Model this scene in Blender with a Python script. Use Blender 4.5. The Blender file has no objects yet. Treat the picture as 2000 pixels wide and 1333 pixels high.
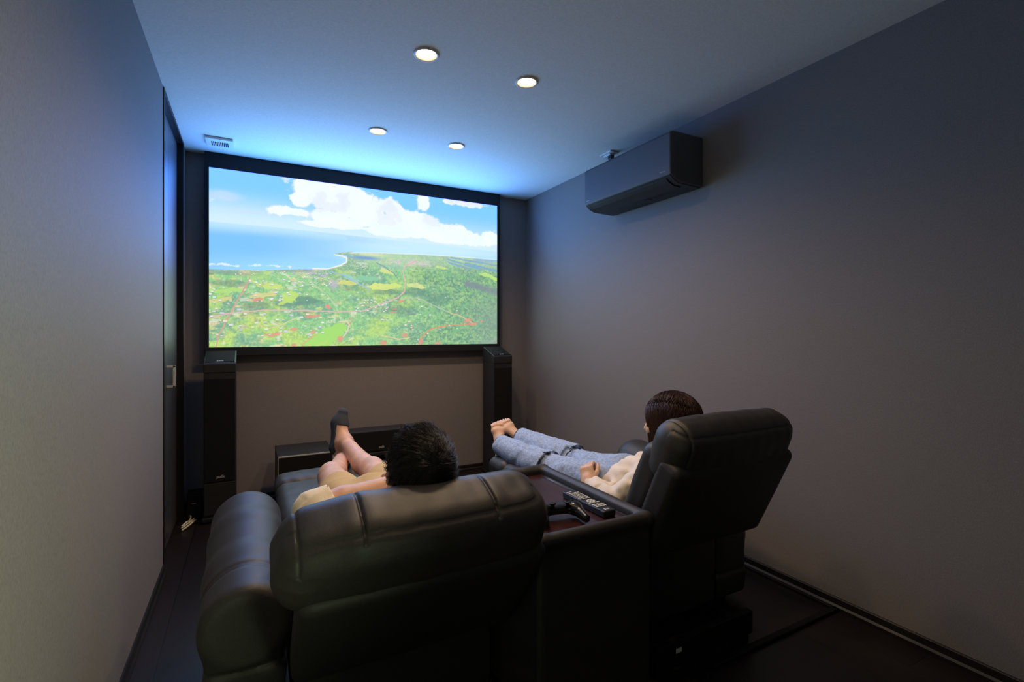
import bpy, bmesh, math, random
import numpy as np
from mathutils import Vector, Matrix

# ------------------------------------------------------------------ camera, world, exposure
S = bpy.context.scene
COL = S.collection
cam_data = bpy.data.cameras.new('camera')
cam_data.sensor_width = 36.0
cam_data.lens = 36.0 * 958.5 / 2000.0
cam_data.shift_y = -17.6 / 2000.0
cam_data.clip_start = 0.02
cam = bpy.data.objects.new('camera', cam_data)
COL.objects.link(cam)
cam.location = (0.0, 0.0, 1.226)
cam.rotation_euler = (math.pi / 2, 0.0, math.radians(-28.067))
S.camera = cam

world = bpy.data.worlds.new('world')
S.world = world
world.use_nodes = True
world.node_tree.nodes['Background'].inputs[0].default_value = (0.5, 0.55, 0.6, 1)
world.node_tree.nodes['Background'].inputs[1].default_value = 0.0

S.view_settings.view_transform = 'Standard'
S.view_settings.look = 'None'
S.view_settings.exposure = 0.0
S.view_settings.gamma = 1.0
S.view_settings.use_curve_mapping = False
S.cycles.use_denoising = True
S.cycles.max_bounces = 8
S.cycles.diffuse_bounces = 5
S.cycles.glossy_bounces = 3
S.cycles.sample_clamp_indirect = 4.0

SCREEN_SKY_BLUE = 5.0       # gain on the picture's blue, past white, to light the room more
LAMP = 14.0                 # downlight lens radiance
SPOT = 37.0                 # power of each downlight's beam
REAR_FILL = 12.0                 # power of the unseen area light added behind the camera

# unseen area light added behind the camera for a greenish glow on the left wall
hl = bpy.data.lights.new('rear_fill_light', 'AREA')
hl.shape = 'RECTANGLE'; hl.size = 0.40; hl.size_y = 0.9
hl.energy = REAR_FILL; hl.color = (0.84, 1.0, 0.60)
hl.spread = math.radians(72)
ho = bpy.data.objects.new('rear_fill_light', hl); COL.objects.link(ho)
ho.location = (0.78, -0.72, 0.92); ho.rotation_euler = Vector((-.76, .62, -.03)).to_track_quat('-Z', 'Y').to_euler()

# unseen lights added to boost the picture's glow: blue above, green-white below
for nm, z, hgt, watt, colr in (('screen_sky_boost', 2.02, .66, 18.0, (.10, .47, 1.0)), ('screen_land_boost', 1.55, .8, 7.0, (.60, .84, .90))):
    sl_ = bpy.data.lights.new(nm, 'AREA'); sl_.shape = 'RECTANGLE'; sl_.size = 2.2; sl_.size_y = hgt
    sl_.energy = watt; sl_.color = colr
    so_ = bpy.data.objects.new(nm, sl_); COL.objects.link(so_)
    up = nm == 'screen_sky_boost'; so_.location = (.856, 3.82 if up else 3.966, z); so_.rotation_euler = (math.radians(-115 if up else -90), 0, 0)

rng = np.random.default_rng(7)
random.seed(7)
PI = math.pi

# ------------------------------------------------------------------ helpers
ORIGIN = {}

def mesh_data(name, V, Fs, smooth=True):
    V = np.asarray(V, float)
    me = bpy.data.meshes.new(name)
    if isinstance(Fs, np.ndarray) and Fs.ndim == 2:
        n, k = Fs.shape
        me.vertices.add(len(V)); me.vertices.foreach_set('co', V.astype(np.float32).ravel())
        me.loops.add(n * k); me.loops.foreach_set('vertex_index', Fs.astype(np.int32).ravel())
        me.polygons.add(n)
        me.polygons.foreach_set('loop_start', (np.arange(n) * k).astype(np.int32))
        me.polygons.foreach_set('loop_total', np.full(n, k, np.int32))
        me.update(calc_edges=True)
        me.validate()
    else:
        me.from_pydata([tuple(v) for v in V], [], [tuple(f) for f in Fs])
        me.update()
    if smooth:
        me.polygons.foreach_set('use_smooth', np.ones(len(me.polygons), bool))
    return me

def org(o):
    return ORIGIN.get(o.name, np.zeros(3)) if o else np.zeros(3)

def mk(name, VF, mat, parent=None, smooth=True, base=None, bevel=0.0, seg=2):
    """links one mesh object given in world coordinates"""
    V, Fs = VF
    V = np.asarray(V, float)
    o_ = org(parent) if parent else (np.array(base, float) if base is not None else np.zeros(3))
    me = mesh_data(name, V - o_, Fs, smooth)
    me.materials.append(mat)
    o = bpy.data.objects.new(name, me); COL.objects.link(o)
    if parent:
        o.parent = parent
    else:
        o.location = o_
    ORIGIN[o.name] = o_
    if bevel > 0:
        m = o.modifiers.new('bevel', 'BEVEL'); m.width = bevel; m.segments = seg; m.limit_method = 'ANGLE'
        m.angle_limit = math.radians(40)
        m.harden_normals = False
    return o

def thing(name, label, cat, loc, group=None):
    o = bpy.data.objects.new(name, None); COL.objects.link(o)
    o.location = loc; o.empty_display_size = 0.05
    o['label'] = label; o['category'] = cat
    if group: o['group'] = group
    ORIGIN[o.name] = np.array(loc, float)
    return o

def tag(o, label, cat, group=None):
    o['label'] = label; o['category'] = cat
    if group: o['group'] = group
    return o

def struct(o):
    o['kind'] = 'structure'
    return o

class MB:
    """collects simple shapes into one mesh (world coordinates)"""
    def __init__(s): s.V = []; s.F = []
    def add(s, V, F):
        n = len(s.V); s.V += [tuple(v) for v in V]; s.F += [tuple(i + n for i in f) for f in F]; return s
    def box(s, x0, x1, y0, y1, z0, z1):
        V = [(x, y, z) for x in (x0, x1) for y in (y0, y1) for z in (z0, z1)]
        F = [(0, 1, 3, 2), (4, 6, 7, 5), (0, 4, 5, 1), (2, 3, 7, 6), (0, 2, 6, 4), (1, 5, 7, 3)]
        return s.add(V, F)
    def quad(s, a, b, c, d): return s.add([a, b, c, d], [(0, 1, 2, 3)])
    def prism(s, poly, axis, a, b):
        n = len(poly); V = []
        for t in (a, b):
            for (p, q) in poly:
                V.append({'x': (t, p, q), 'y': (p, t, q), 'z': (p, q, t)}[axis])
        F = [tuple(range(n)), tuple(range(2 * n - 1, n - 1, -1))]
        F += [(i, i + n, (i + 1) % n + n, (i + 1) % n) for i in range(n)]
        if axis == 'y': pass
        return s.add(V, F)
    def lathe(s, prof, c, n=40, axis='z'):
        V = []; F = []
        for (r, h) in prof:
            for i in range(n):
                a = 2 * PI * i / n
                V.append((c[0] + r * math.cos(a), c[1] + r * math.sin(a), c[2] + h))
        for j in range(len(prof) - 1):
            for i in range(n):
                F.append((j * n + i, j * n + (i + 1) % n, (j + 1) * n + (i + 1) % n, (j + 1) * n + i))
        return s.add(V, F)
    def disc(s, c, r, n=40, up=-1):
        V = [(c[0] + r * math.cos(2 * PI * i / n), c[1] + r * math.sin(2 * PI * i / n), c[2]) for i in range(n)]
        return s.add(V, [tuple(range(n)) if up > 0 else tuple(range(n - 1, -1, -1))])
    def tube(s, pts, r, n=8):
        pts = [np.array(p, float) for p in pts]; rs = r if hasattr(r, '__len__') else [r] * len(pts)
        V = []; F = []
        for i, p in enumerate(pts):
            d = pts[min(i + 1, len(pts) - 1)] - pts[max(i - 1, 0)]
            d /= np.linalg.norm(d) + 1e-12
            ref = np.array((0, 0, 1.0)) if abs(d[2]) < .9 else np.array((1.0, 0, 0))
            u = np.cross(d, ref); u /= np.linalg.norm(u); v = np.cross(d, u)
            for k in range(n):
                a = 2 * PI * k / n
                V.append(p + rs[i] * (math.cos(a) * u + math.sin(a) * v))
        m = len(pts)
        for i in range(m - 1):
            for k in range(n):
                F.append((i * n + k, (i + 1) * n + k, (i + 1) * n + (k + 1) % n, i * n + (k + 1) % n))
        F.append(tuple(range(n))); F.append(tuple(range(m * n - 1, (m - 1) * n - 1, -1)))
        return s.add(V, F)
    def vf(s): return (np.array(s.V), s.F)

def box(x0, x1, y0, y1, z0, z1): return MB().box(x0, x1, y0, y1, z0, z1).vf()

def fix_normals(o):
    bm = bmesh.new(); bm.from_mesh(o.data); bmesh.ops.recalc_face_normals(bm, faces=bm.faces)
    bm.to_mesh(o.data); bm.free(); return o

# ---- implicit shapes: smooth unions of rounded solids, turned into one skin
class Field:
    def __init__(s, lo, hi, h):
        s.lo = np.array(lo, float); s.h = h
        s.n = (np.ceil((np.array(hi) - s.lo) / h)).astype(int) + 1
        s.F = np.full(tuple(s.n), 1.0, np.float32)
    def win(s, lo, hi, m):
        i0 = np.maximum(0, np.floor((np.array(lo) - m - s.lo) / s.h).astype(int))
        i1 = np.minimum(s.n, np.ceil((np.array(hi) + m - s.lo) / s.h).astype(int) + 1)
        if np.any(i1 <= i0): return None
        sl = tuple(slice(a, b) for a, b in zip(i0, i1))
        g = [(s.lo[k] + s.h * np.arange(i0[k], i1[k])).astype(np.float32) for k in range(3)]
        return sl, g[0][:, None, None], g[1][None, :, None], g[2][None, None, :]
    def add(s, prim, k=0.0):
        lo, hi, f = prim
        w = s.win(lo, hi, k + 4 * s.h)
        if w is None: return s
        sl, x, y, z = w
        d = f(x, y, z).astype(np.float32); A = s.F[sl]
        if k > 0:
            hh = np.clip(.5 + .5 * (A - d) / k, 0, 1)
            s.F[sl] = A * (1 - hh) + d * hh - k * hh * (1 - hh)
        else:
            s.F[sl] = np.minimum(A, d)
        return s
    def cut(s, prim, k=0.0):
        lo, hi, f = prim
        w = s.win(lo, hi, k + 4 * s.h)
        if w is None: return s
        sl, x, y, z = w
        d = -f(x, y, z).astype(np.float32); A = s.F[sl]
        if k > 0:
            hh = np.clip(.5 - .5 * (A - d) / k, 0, 1)
            s.F[sl] = A * (1 - hh) + d * hh + k * hh * (1 - hh)
        else:
            s.F[sl] = np.maximum(A, d)
        return s
    def grid(s):
        g = [(s.lo[k] + s.h * np.arange(s.n[k])).astype(np.float32) for k in range(3)]
        return g[0][:, None, None], g[1][None, :, None], g[2][None, None, :]
    def warp(s, fn):
        x, y, z = s.grid(); s.F += fn(x, y, z).astype(np.float32); return s
    def wrinkle(s, amp, freq, seed=0, n=6, stretch=(1, 1, 1)):
        r = np.random.default_rng(seed); x, y, z = s.grid(); acc = 0
        for i in range(n):
            k = r.normal(size=3); k /= np.linalg.norm(k); k = k * freq * r.uniform(.6, 1.6) * np.array(stretch)
            acc = acc + np.sin(k[0] * x + k[1] * y + k[2] * z + r.uniform(0, 6.28) + 1.3 * np.sin(.35 * (k[1] * x - k[2] * y + k[0] * z)))
        s.F += (amp * acc / math.sqrt(n)).astype(np.float32); return s
    def mesh(s):
        F = s.F; S_ = F < 0
        c = np.zeros(tuple(s.n - 1), np.uint8)
        for dx in (0, 1):
            for dy in (0, 1):
                for dz in (0, 1):
                    c += S_[dx:s.n[0] - 1 + dx, dy:s.n[1] - 1 + dy, dz:s.n[2] - 1 + dz]
        act = np.argwhere((c > 0) & (c < 8))
        idx = np.full(c.shape, -1, np.int64); idx[tuple(act.T)] = np.arange(len(act))
        cor = np.array([(a, b, d) for a in (0, 1) for b in (0, 1) for d in (0, 1)])
        vals = np.stack([F[act[:, 0] + q[0], act[:, 1] + q[1], act[:, 2] + q[2]] for q in cor], 1)
        acc = np.zeros((len(act), 3)); w = np.zeros(len(act))
        for a in range(8):
            for b in range(a + 1, 8):
                if np.abs(cor[a] - cor[b]).sum() != 1: continue
                fa, fb = vals[:, a], vals[:, b]
                m = (fa < 0) != (fb < 0)
                t = np.where(m, fa / np.where(m, fa - fb, 1), 0)
                acc += np.where(m[:, None], cor[a] + t[:, None] * (cor[b] - cor[a]), 0); w += m
        V = s.lo + s.h * (act + acc / w[:, None])
        Q = []
        for ax in range(3):
            b_, c_ = (ax + 1) % 3, (ax + 2) % 3
            sa = [slice(None)] * 3; sb = [slice(None)] * 3
            sa[ax] = slice(0, -1); sb[ax] = slice(1, None)
            for t in (b_, c_):
                sa[t] = slice(1, -1); sb[t] = slice(1, -1)
            A, B = S_[tuple(sa)], S_[tuple(sb)]
            e = np.argwhere(A != B); ins = A[tuple(e.T)]
            off = np.zeros(3, int); off[b_] = 1; off[c_] = 1
            e = e + off
            def cell(db, dc):
                q = e.copy(); q[:, b_] += db; q[:, c_] += dc
                return idx[tuple(q.T)]
            q = np.stack([cell(-1, -1), cell(0, -1), cell(0, 0), cell(-1, 0)], 1)
            q[~ins] = q[~ins][:, ::-1]
            Q.append(q)
        return V, np.concatenate(Q)

def rc(a, b, ra, rb):
    a = np.array(a, float); b = np.array(b, float); ab = b - a; L2 = float(ab @ ab) + 1e-12; R = max(ra, rb)
    def f(x, y, z):
        t = np.clip(((x - a[0]) * ab[0] + (y - a[1]) * ab[1] + (z - a[2]) * ab[2]) / L2, 0, 1)
        d = np.sqrt((x - a[0] - t * ab[0]) ** 2 + (y - a[1] - t * ab[1]) ** 2 + (z - a[2] - t * ab[2]) ** 2)
        return d - (ra + (rb - ra) * t)
    return np.minimum(a, b) - R, np.maximum(a, b) + R, f

def cyl(a, b, ra, rb, e=0.004):
    """tapered tube with flat ends"""
    a = np.array(a, float); b = np.array(b, float); ab = b - a; L = np.linalg.norm(ab); u = ab / L; R = max(ra, rb)
    def f(x, y, z):
        t = (x - a[0]) * u[0] + (y - a[1]) * u[1] + (z - a[2]) * u[2]
        tt = np.clip(t, 0, L)
        d = np.sqrt(np.maximum((x - a[0]) ** 2 + (y - a[1]) ** 2 + (z - a[2]) ** 2 - t * t, 0)) - (ra + (rb - ra) * tt / L)
        return np.maximum(d, np.maximum(-t, t - L))
    return np.minimum(a, b) - R, np.maximum(a, b) + R, f

def ell(c, r, M=None):
    c = np.array(c, float); r = np.array(r, float); R = np.eye(3) if M is None else np.array(M)
    def f(x, y, z):
        p = [x - c[0], y - c[1], z - c[2]]
        q = [sum(R[i][j] * p[i] for i in range(3)) for j in range(3)]
        k0 = np.sqrt(sum((q[j] / r[j]) ** 2 for j in range(3)) + 1e-12)
        k1 = np.sqrt(sum((q[j] / r[j] ** 2) ** 2 for j in range(3)) + 1e-12)
        return k0 * (k0 - 1) / k1
    m = r.max()
    return c - m, c + m, f

def rb(c, h, r, M=None):
    """rounded box, half sizes h, corner radius r, axes = columns of M"""
    c = np.array(c, float); h = np.array(h, float); R = np.eye(3) if M is None else np.array(M)
    def f(x, y, z):
        p = [x - c[0], y - c[1], z - c[2]]
        q = [np.abs(sum(R[i][j] * p[i] for i in range(3))) - (h[j] - r) for j in range(3)]
        o = np.sqrt(sum(np.maximum(t, 0) ** 2 for t in q))
        return o + np.minimum(np.maximum(np.maximum(q[0], q[1]), q[2]), 0) - r
    e = np.abs(R) @ h
    return c - e, c + e, f

def chain(F, pts, rs, k=0.02):
    for i in range(len(pts) - 1):
        F.add(rc(pts[i], pts[i + 1], rs[i], rs[i + 1]), k)

def frame(y, up=(0, 0, 1)):
    """matrix whose columns are right, forward (y), up"""
    y = np.array(y, float); y /= np.linalg.norm(y)
    x = np.cross(y, np.array(up, float)); x /= np.linalg.norm(x)
    z = np.cross(x, y)
    return np.stack([x, y, z], 1)

# ------------------------------------------------------------------ materials
MATS = {}
def mat(name, col, rough=0.5, metal=0.0, spec=0.5, coat=0.0, emit=None, strength=0.0, sss=0.0):
    m = bpy.data.materials.new(name); m.use_nodes = True
    b = m.node_tree.nodes['Principled BSDF']
    b.inputs['Base Color'].default_value = (*col, 1); b.inputs['Roughness'].default_value = rough
    b.inputs['Metallic'].default_value = metal; b.inputs['Specular IOR Level'].default_value = spec
    b.inputs['Coat Weight'].default_value = coat
    if emit:
        b.inputs['Emission Color'].default_value = (*emit, 1); b.inputs['Emission Strength'].default_value = strength
    if sss:
        b.inputs['Subsurface Weight'].default_value = sss
        b.inputs['Subsurface Radius'].default_value = (.012, .005, .003)
    MATS[name] = m
    return m

def noise_mat(m, scale=(50, 50, 50), amt=0.25, bump=0.0, detail=4.0, dist=0.002, tint=None, rough_amt=0.0):
    """procedural variation of colour plus bump, in the object's own space"""
    nt = m.node_tree; N = nt.nodes; L = nt.links; b = N['Principled BSDF']
    tc = N.new('ShaderNodeTexCoord'); mp = N.new('ShaderNodeMapping'); mp.inputs['Scale'].default_value = scale
    L.new(tc.outputs['Object'], mp.inputs['Vector'])
    no = N.new('ShaderNodeTexNoise'); no.inputs['Scale'].default_value = 1.0; no.inputs['Detail'].default_value = detail
    L.new(mp.outputs['Vector'], no.inputs['Vector'])
    c = b.inputs['Base Color'].default_value[:]
    rp = N.new('ShaderNodeValToRGB')
    rp.color_ramp.elements[0].position = .3; rp.color_ramp.elements[1].position = .7
    lo = tuple(v * (1 - amt) for v in c[:3]); hi = tuple(min(1, v * (1 + amt)) for v in c[:3])
    if tint: hi = tint
    rp.color_ramp.elements[0].color = (*lo, 1); rp.color_ramp.elements[1].color = (*hi, 1)
    L.new(no.outputs['Fac'], rp.inputs['Fac']); L.new(rp.outputs['Color'], b.inputs['Base Color'])
    if bump:
        bp = N.new('ShaderNodeBump'); bp.inputs['Strength'].default_value = bump; bp.inputs['Distance'].default_value = dist
        L.new(no.outputs['Fac'], bp.inputs['Height']); L.new(bp.outputs['Normal'], b.inputs['Normal'])
    if rough_amt:
        mr = N.new('ShaderNodeMapRange'); r0 = b.inputs['Roughness'].default_value
        mr.inputs['To Min'].default_value = r0 - rough_amt; mr.inputs['To Max'].default_value = r0 + rough_amt
        L.new(no.outputs['Fac'], mr.inputs['Value']); L.new(mr.outputs['Result'], b.inputs['Roughness'])
    return m

M_wall = noise_mat(mat('wallpaper_taupe', (.215, .19, .174), .66, spec=.36), (360, 360, 150), .15, .3, 4, .001)
M_ceil = noise_mat(mat('ceiling_paper', (.80, .79, .77), .8, spec=.2), (110, 170, 110), .07, .2, 5, .001)
M_trim = noise_mat(mat('dark_trim', (.014, .011, .010), .45, spec=.3), (20, 20, 200), .3)
M_door = noise_mat(mat('dark_door_wood', (.014, .011, .010), .45, spec=1.0), (60, 60, 4), .35)
M_door.node_tree.nodes['Principled BSDF'].inputs['IOR'].default_value = 1.9
M_leather = noise_mat(mat('black_leather', (.029, .027, .026), .52, spec=.5), (420, 420, 420), .25, .25, 3, .0008)
M_shell = noise_mat(mat('black_leather_back', (.022, .021, .020), .55, spec=.45), (420, 420, 420), .25, .25, 3, .0008)
M_black = noise_mat(mat('black_plastic', (.012, .012, .013), .4), (300, 300, 300), .2)
M_spk = noise_mat(mat('black_ash_vinyl', (.015, .014, .014), .5), (30, 30, 400), .35, .1)
M_grille = noise_mat(mat('grille_cloth', (.009, .009, .009), .85, spec=.2), (900, 900, 900), .4, .3)
M_frame = noise_mat(mat('screen_border', (.016, .015, .017), .7, spec=.3), (200, 200, 200), .15)
M_white = noise_mat(mat('white_plastic', (.72, .72, .70), .4), (80, 80, 80), .05)
M_trimring = noise_mat(mat('downlight_ring', (.62, .60, .57), .4), (80, 80, 80), .05)
M_chrome = noise_mat(mat('brushed_metal', (.80, .78, .74), .14, metal=1.0), (30, 400, 30), .1)
M_silver = noise_mat(mat('silver_edge', (.66, .63, .55), .4, metal=.3), (60, 60, 60), .08)
M_ac = noise_mat(mat('air_conditioner_shell', (.085, .082, .088), .55), (500, 500, 500), .15, .15)
M_acdark = noise_mat(mat('air_conditioner_flap', (.032, .032, .034), .5), (300, 300, 300), .15)
M_mark = noise_mat(mat('light_marking', (.62, .62, .62), .5), (90, 90, 90), .05)
M_tray = noise_mat(mat('dark_red_wood', (.040, .010, .009), .26, spec=.7, coat=.5), (90, 5, 90), .5)
M_cream = noise_mat(mat('cream_cotton', (.90, .80, .60), .85, spec=.2), (400, 400, 400), .08, .2)
M_blouse = noise_mat(mat('ecru_crepe', (.80, .72, .62), .85, spec=.2), (700, 700, 700), .07, .3)
M_khaki = noise_mat(mat('khaki_cotton', (.60, .43, .20), .85, spec=.2), (400, 400, 400), .1, .2)
M_denim = noise_mat(mat('faded_denim', (.33, .43, .62), .85, spec=.2), (130, 70, 130), .26, .5, 8, .002)
M_denimdark = noise_mat(mat('torn_denim_edge', (.07, .075, .07), .9), (300, 300, 300), .4, .3)
M_sock = noise_mat(mat('slate_sock', (.05, .06, .078), .9, spec=.2), (500, 500, 500), .2, .3)
M_skin = noise_mat(mat('skin', (.66, .39, .27), .48, spec=.4, sss=.12), (28, 28, 28), .10)
M_skin2 = noise_mat(mat('fair_skin', (.72, .47, .34), .48, spec=.4, sss=.12), (28, 28, 28), .08)
M_hair = noise_mat(mat('black_hair', (.014, .012, .012), .38, spec=.5), (300, 300, 300), .3)
M_hair2 = noise_mat(mat('dark_brown_hair', (.050, .019, .012), .36, spec=.5), (200, 200, 40), .35)
M_eye = noise_mat(mat('eye', (.05, .03, .02), .1), (300, 300, 300), .1)
M_cable = noise_mat(mat('ivory_cable', (.62, .56, .38), .5), (80, 80, 80), .08)
M_rubber = noise_mat(mat('grey_key', (.60, .60, .54), .6), (200, 200, 200), .08)
M_void = noise_mat(mat('dark_slot', (.003, .003, .003), 1.0, spec=0.0), (100, 100, 100), .1)
M_gloss = noise_mat(mat('glossy_black_plastic', (.010, .010, .010), .2, spec=.6), (300, 300, 300), .2)
M_mould = noise_mat(mat('black_moulding', (.006, .006, .006), .55, spec=.2), (100, 100, 100), .2)

M_floor = mat('dark_floorboards', (.020, .013, .011), .38, spec=.45)
def _floor():
    nt = M_floor.node_tree; N = nt.nodes; L = nt.links; b = N['Principled BSDF']
    tc = N.new('ShaderNodeTexCoord'); mp = N.new('ShaderNodeMapping'); mp.inputs['Rotation'].default_value = (0, 0, PI / 2)
    L.new(tc.outputs['Object'], mp.inputs['Vector'])
    br = N.new('ShaderNodeTexBrick'); br.inputs['Scale'].default_value = 1.0
    br.inputs['Brick Width'].default_value = 1.8; br.inputs['Row Height'].default_value = .152
    br.inputs['Mortar Size'].default_value = .0025; br.inputs['Mortar'].default_value = (.004, .003, .003, 1)
    br.inputs['Color1'].default_value = (.022, .012, .010, 1); br.inputs['Color2'].default_value = (.015, .009, .008, 1)
    L.new(mp.outputs['Vector'], br.inputs['Vector'])
    m2 = N.new('ShaderNodeMapping'); m2.inputs['Scale'].default_value = (70, 3, 1); L.new(tc.outputs['Object'], m2.inputs['Vector'])
    no = N.new('ShaderNodeTexNoise'); no.inputs['Detail'].default_value = 6; L.new(m2.outputs['Vector'], no.inputs['Vector'])
    mx = N.new('ShaderNodeMix'); mx.data_type = 'RGBA'; mx.blend_type = 'MULTIPLY'; mx.inputs[0].default_value = .7
    L.new(br.outputs['Color'], mx.inputs[6]); L.new(no.outputs['Color'], mx.inputs[7]); L.new(mx.outputs[2], b.inputs['Base Color'])
    bp = N.new('ShaderNodeBump'); bp.inputs['Strength'].default_value = .3; bp.inputs['Distance'].default_value = .001; bp.invert = True
    L.new(br.outputs['Fac'], bp.inputs['Height']); L.new(bp.outputs['Normal'], b.inputs['Normal'])
_floor()

# ------------------------------------------------------------------ the room
XL, XR, YB, YR, ZC = -0.39, 2.297, 4.03, -0.70, 2.47
struct(mk('floor', box(XL - .2, XR + .15, -1.7, YB + .15, -.06, 0), M_floor, smooth=False))
DL = [(.695, 2.118), (1.212, 2.118), (.696, 3.067), (1.213, 3.067), (.695, 1.168)]
def _ceiling():
    from mathutils.geometry import tessellate_polygon
    loops = [[Vector((x, y, ZC)) for x, y in ((XL - .2, -1.7), (XR + .15, -1.7), (XR + .15, YB + .15), (XL - .2, YB + .15))]]
    for x, y in DL: loops.append([Vector((x + .0435 * math.cos(2 * PI * i / 40), y + .0435 * math.sin(2 * PI * i / 40), ZC)) for i in range(40)])
    V = [tuple(p) for l in loops for p in l]; F = [tuple(t) for t in tessellate_polygon(loops)]
    m = MB().add(V, F); m.box(XL - .2, XR + .15, -1.7, YB + .15, ZC + .08, ZC + .12)
    return m.vf()
struct(mk('ceiling', _ceiling(), M_ceil, smooth=False))
struct(mk('wall_left', MB().box(XL - .12, XL, YR - .1, 3.02, 0, ZC).box(XL - .12, XL, 3.87, YB + .12, 0, ZC).vf(), M_wall, smooth=False))
struct(mk('wall_right', box(XR, XR + .12, -1.7, YB + .12, 0, ZC), M_wall, smooth=False))
struct(mk('wall_back', box(XL, XR, YB, YB + .12, 0, ZC), M_wall, smooth=False))
struct(mk('wall_rear', MB().box(XL - .12, .40, YR - .1, YR, 0, ZC).box(1.20, XR, YR - .1, YR, 0, ZC).box(.40, 1.20, YR - .1, YR, 2.05, ZC).vf(), M_wall, smooth=False))

def skirting(name, poly, axis, a, b):
    o = mk(name, MB().prism(poly, axis, a, b).vf(), M_trim, smooth=False); fix_normals(o); return struct(o)
def skp(x, sgn):   # profile: plain board with a stepped foot
    return [(x, 0), (x + sgn * .016, 0), (x + sgn * .016, .012), (x + sgn * .009, .020), (x + sgn * .009, .046), (x + sgn * .006, .05), (x, .05)]
skirting('baseboard_left', skp(XL, 1), 'y', YR, 3.015)
skirting('baseboard_left', skp(XL, 1), 'y', 3.875, YB)
skirting('baseboard_right', skp(XR, -1), 'y', YR, YB)
skirting('baseboard_back', [(p, q) for p, q in skp(YB, -1)], 'x', XL, XR)

# door of the left wall, floor to ceiling, seen almost edge on
dr = bpy.data.objects.new('door_1', None); COL.objects.link(dr); dr.location = (XL, 3.44, 0); ORIGIN['door_1'] = np.array((XL, 3.44, 0)); struct(dr)
mk('door_frame', MB().box(-.47, -.385, 3.02, 3.06, 0, 2.45).box(-.47, -.385, 3.83, 3.87, 0, 2.45).box(-.47, -.385, 3.02, 3.87, 2.45, ZC - .001).vf(), M_trim, dr, False, bevel=.002)
leaf = mk('door_leaf', MB().box(-.455, -.42, 3.062, 3.455, .008, 2.448).box(-.455, -.42, 3.461, 3.828, .008, 2.448).box(-.455, -.426, 3.45, 3.465, .008, 2.448).vf(), M_door, dr, False, bevel=.0012)
mk('door_handle', MB().box(-.42, -.378, 3.374, 3.386, 1.022, 1.034).box(-.42, -.378, 3.374, 3.386, .909, .921).box(-.390, -.378, 3.374, 3.386, .909, 1.034).vf(), M_silver, leaf, False, bevel=.0015)['label'] = 'square brushed metal pull handle'

# ---- ceiling fittings
for i, (x, y, lab) in enumerate([(.695, 2.118, 'nearest left of the four lit round downlights on the ceiling, large and warm'),
                           (1.212, 2.118, 'lit round downlight on the ceiling nearest to the air conditioner'),
                           (.696, 3.067, 'lit round downlight close to the ceiling vent, left of the far pair'),
                           (1.213, 3.067, 'lit round downlight on the ceiling, right of the far pair before the screen'),
                           (.695, 1.168, 'lit round downlight on the ceiling directly above the reclined front recliner')]):
    t = thing('downlight', lab, 'downlight', (x, y, ZC), 'recessed ceiling downlights')
    ring = MB().lathe([(.058, 0), (.058, -.003), (.055, -.006), (.049, -.007), (.0455, -.004), (.0432, .002), (.0425, .04)], (x, y, ZC), 48).vf()
    mk('ring', ring, M_trimring, t)
    m = bpy.data.materials.get('lamp_lens') or mat('lamp_lens', (1, 1, 1), .5, emit=(1, .66, .36), strength=LAMP)
    sp = bpy.data.lights.new('downlight_beam', 'SPOT'); sp.energy = SPOT * (.65 if y < 2 else 1); sp.color = (1, .70, .42); sp.spot_size = math.radians(155); sp.spot_blend = 1.0; sp.shadow_soft_size = .05
    so = bpy.data.objects.new('downlight_beam', sp); COL.objects.link(so); so.location = (x, y, ZC - .008)
    mk('lens', MB().disc((x, y, ZC + .016), .0428).vf(), m, t, False)

v = thing('ceiling_vent', 'square white ventilation grille on the ceiling near the door and screen', 'vent', (-.176, 3.72, ZC))
mk('cover', MB().box(-.255, -.098, 3.64, 3.80, ZC - .016, ZC - .001).vf(), M_white, v, False, bevel=.003)
g = MB()
for k in range(10):
    x = -.222 + k * .0099
    g.box(x, x + .0055, 3.69, 3.768, ZC - .0172, ZC - .0145)
mk('slot', g.vf(), M_void, v, False)

o_ = thing('ceiling_outlet', 'small white power outlet with plug on the ceiling above the air conditioner', 'outlet', (2.205, 2.70, ZC))
mk('plate', box(2.168, 2.245, 2.64, 2.755, ZC - .010, ZC - .001), M_white, o_, False, bevel=.003)
mk('socket', box(2.185, 2.225, 2.665, 2.735, ZC - .022, ZC - .009), M_white, o_, False, bevel=.003)
pl = mk('plug', box(2.190, 2.216, 2.655, 2.695, ZC - .05, ZC - .021), M_black, o_, False, bevel=.004)
mk('cord', MB().tube([(2.203, 2.67, ZC - .045), (2.21, 2.66, ZC - .075), (2.235, 2.65, ZC - .10), (2.25, 2.64, ZC - .118)], .0035).vf(), M_black, pl)

# ---- air conditioner on the right wall
ac = thing('air_conditioner', 'dark grey wall mounted air conditioner high on the right wall', 'air conditioner', (2.29, 2.367, 2.06))
prof = [(2.296, 2.345), (2.062, 2.345), (2.046, 2.339), (2.040, 2.325), (2.040, 2.112), (2.046, 2.101), (2.075, 2.078), (2.115, 2.062), (2.296, 2.058)]
b_ = mk('body', MB().prism(prof, 'y', 1.972, 2.762).vf(), M_ac, ac, False, bevel=.010, seg=3); fix_normals(b_)
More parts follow.
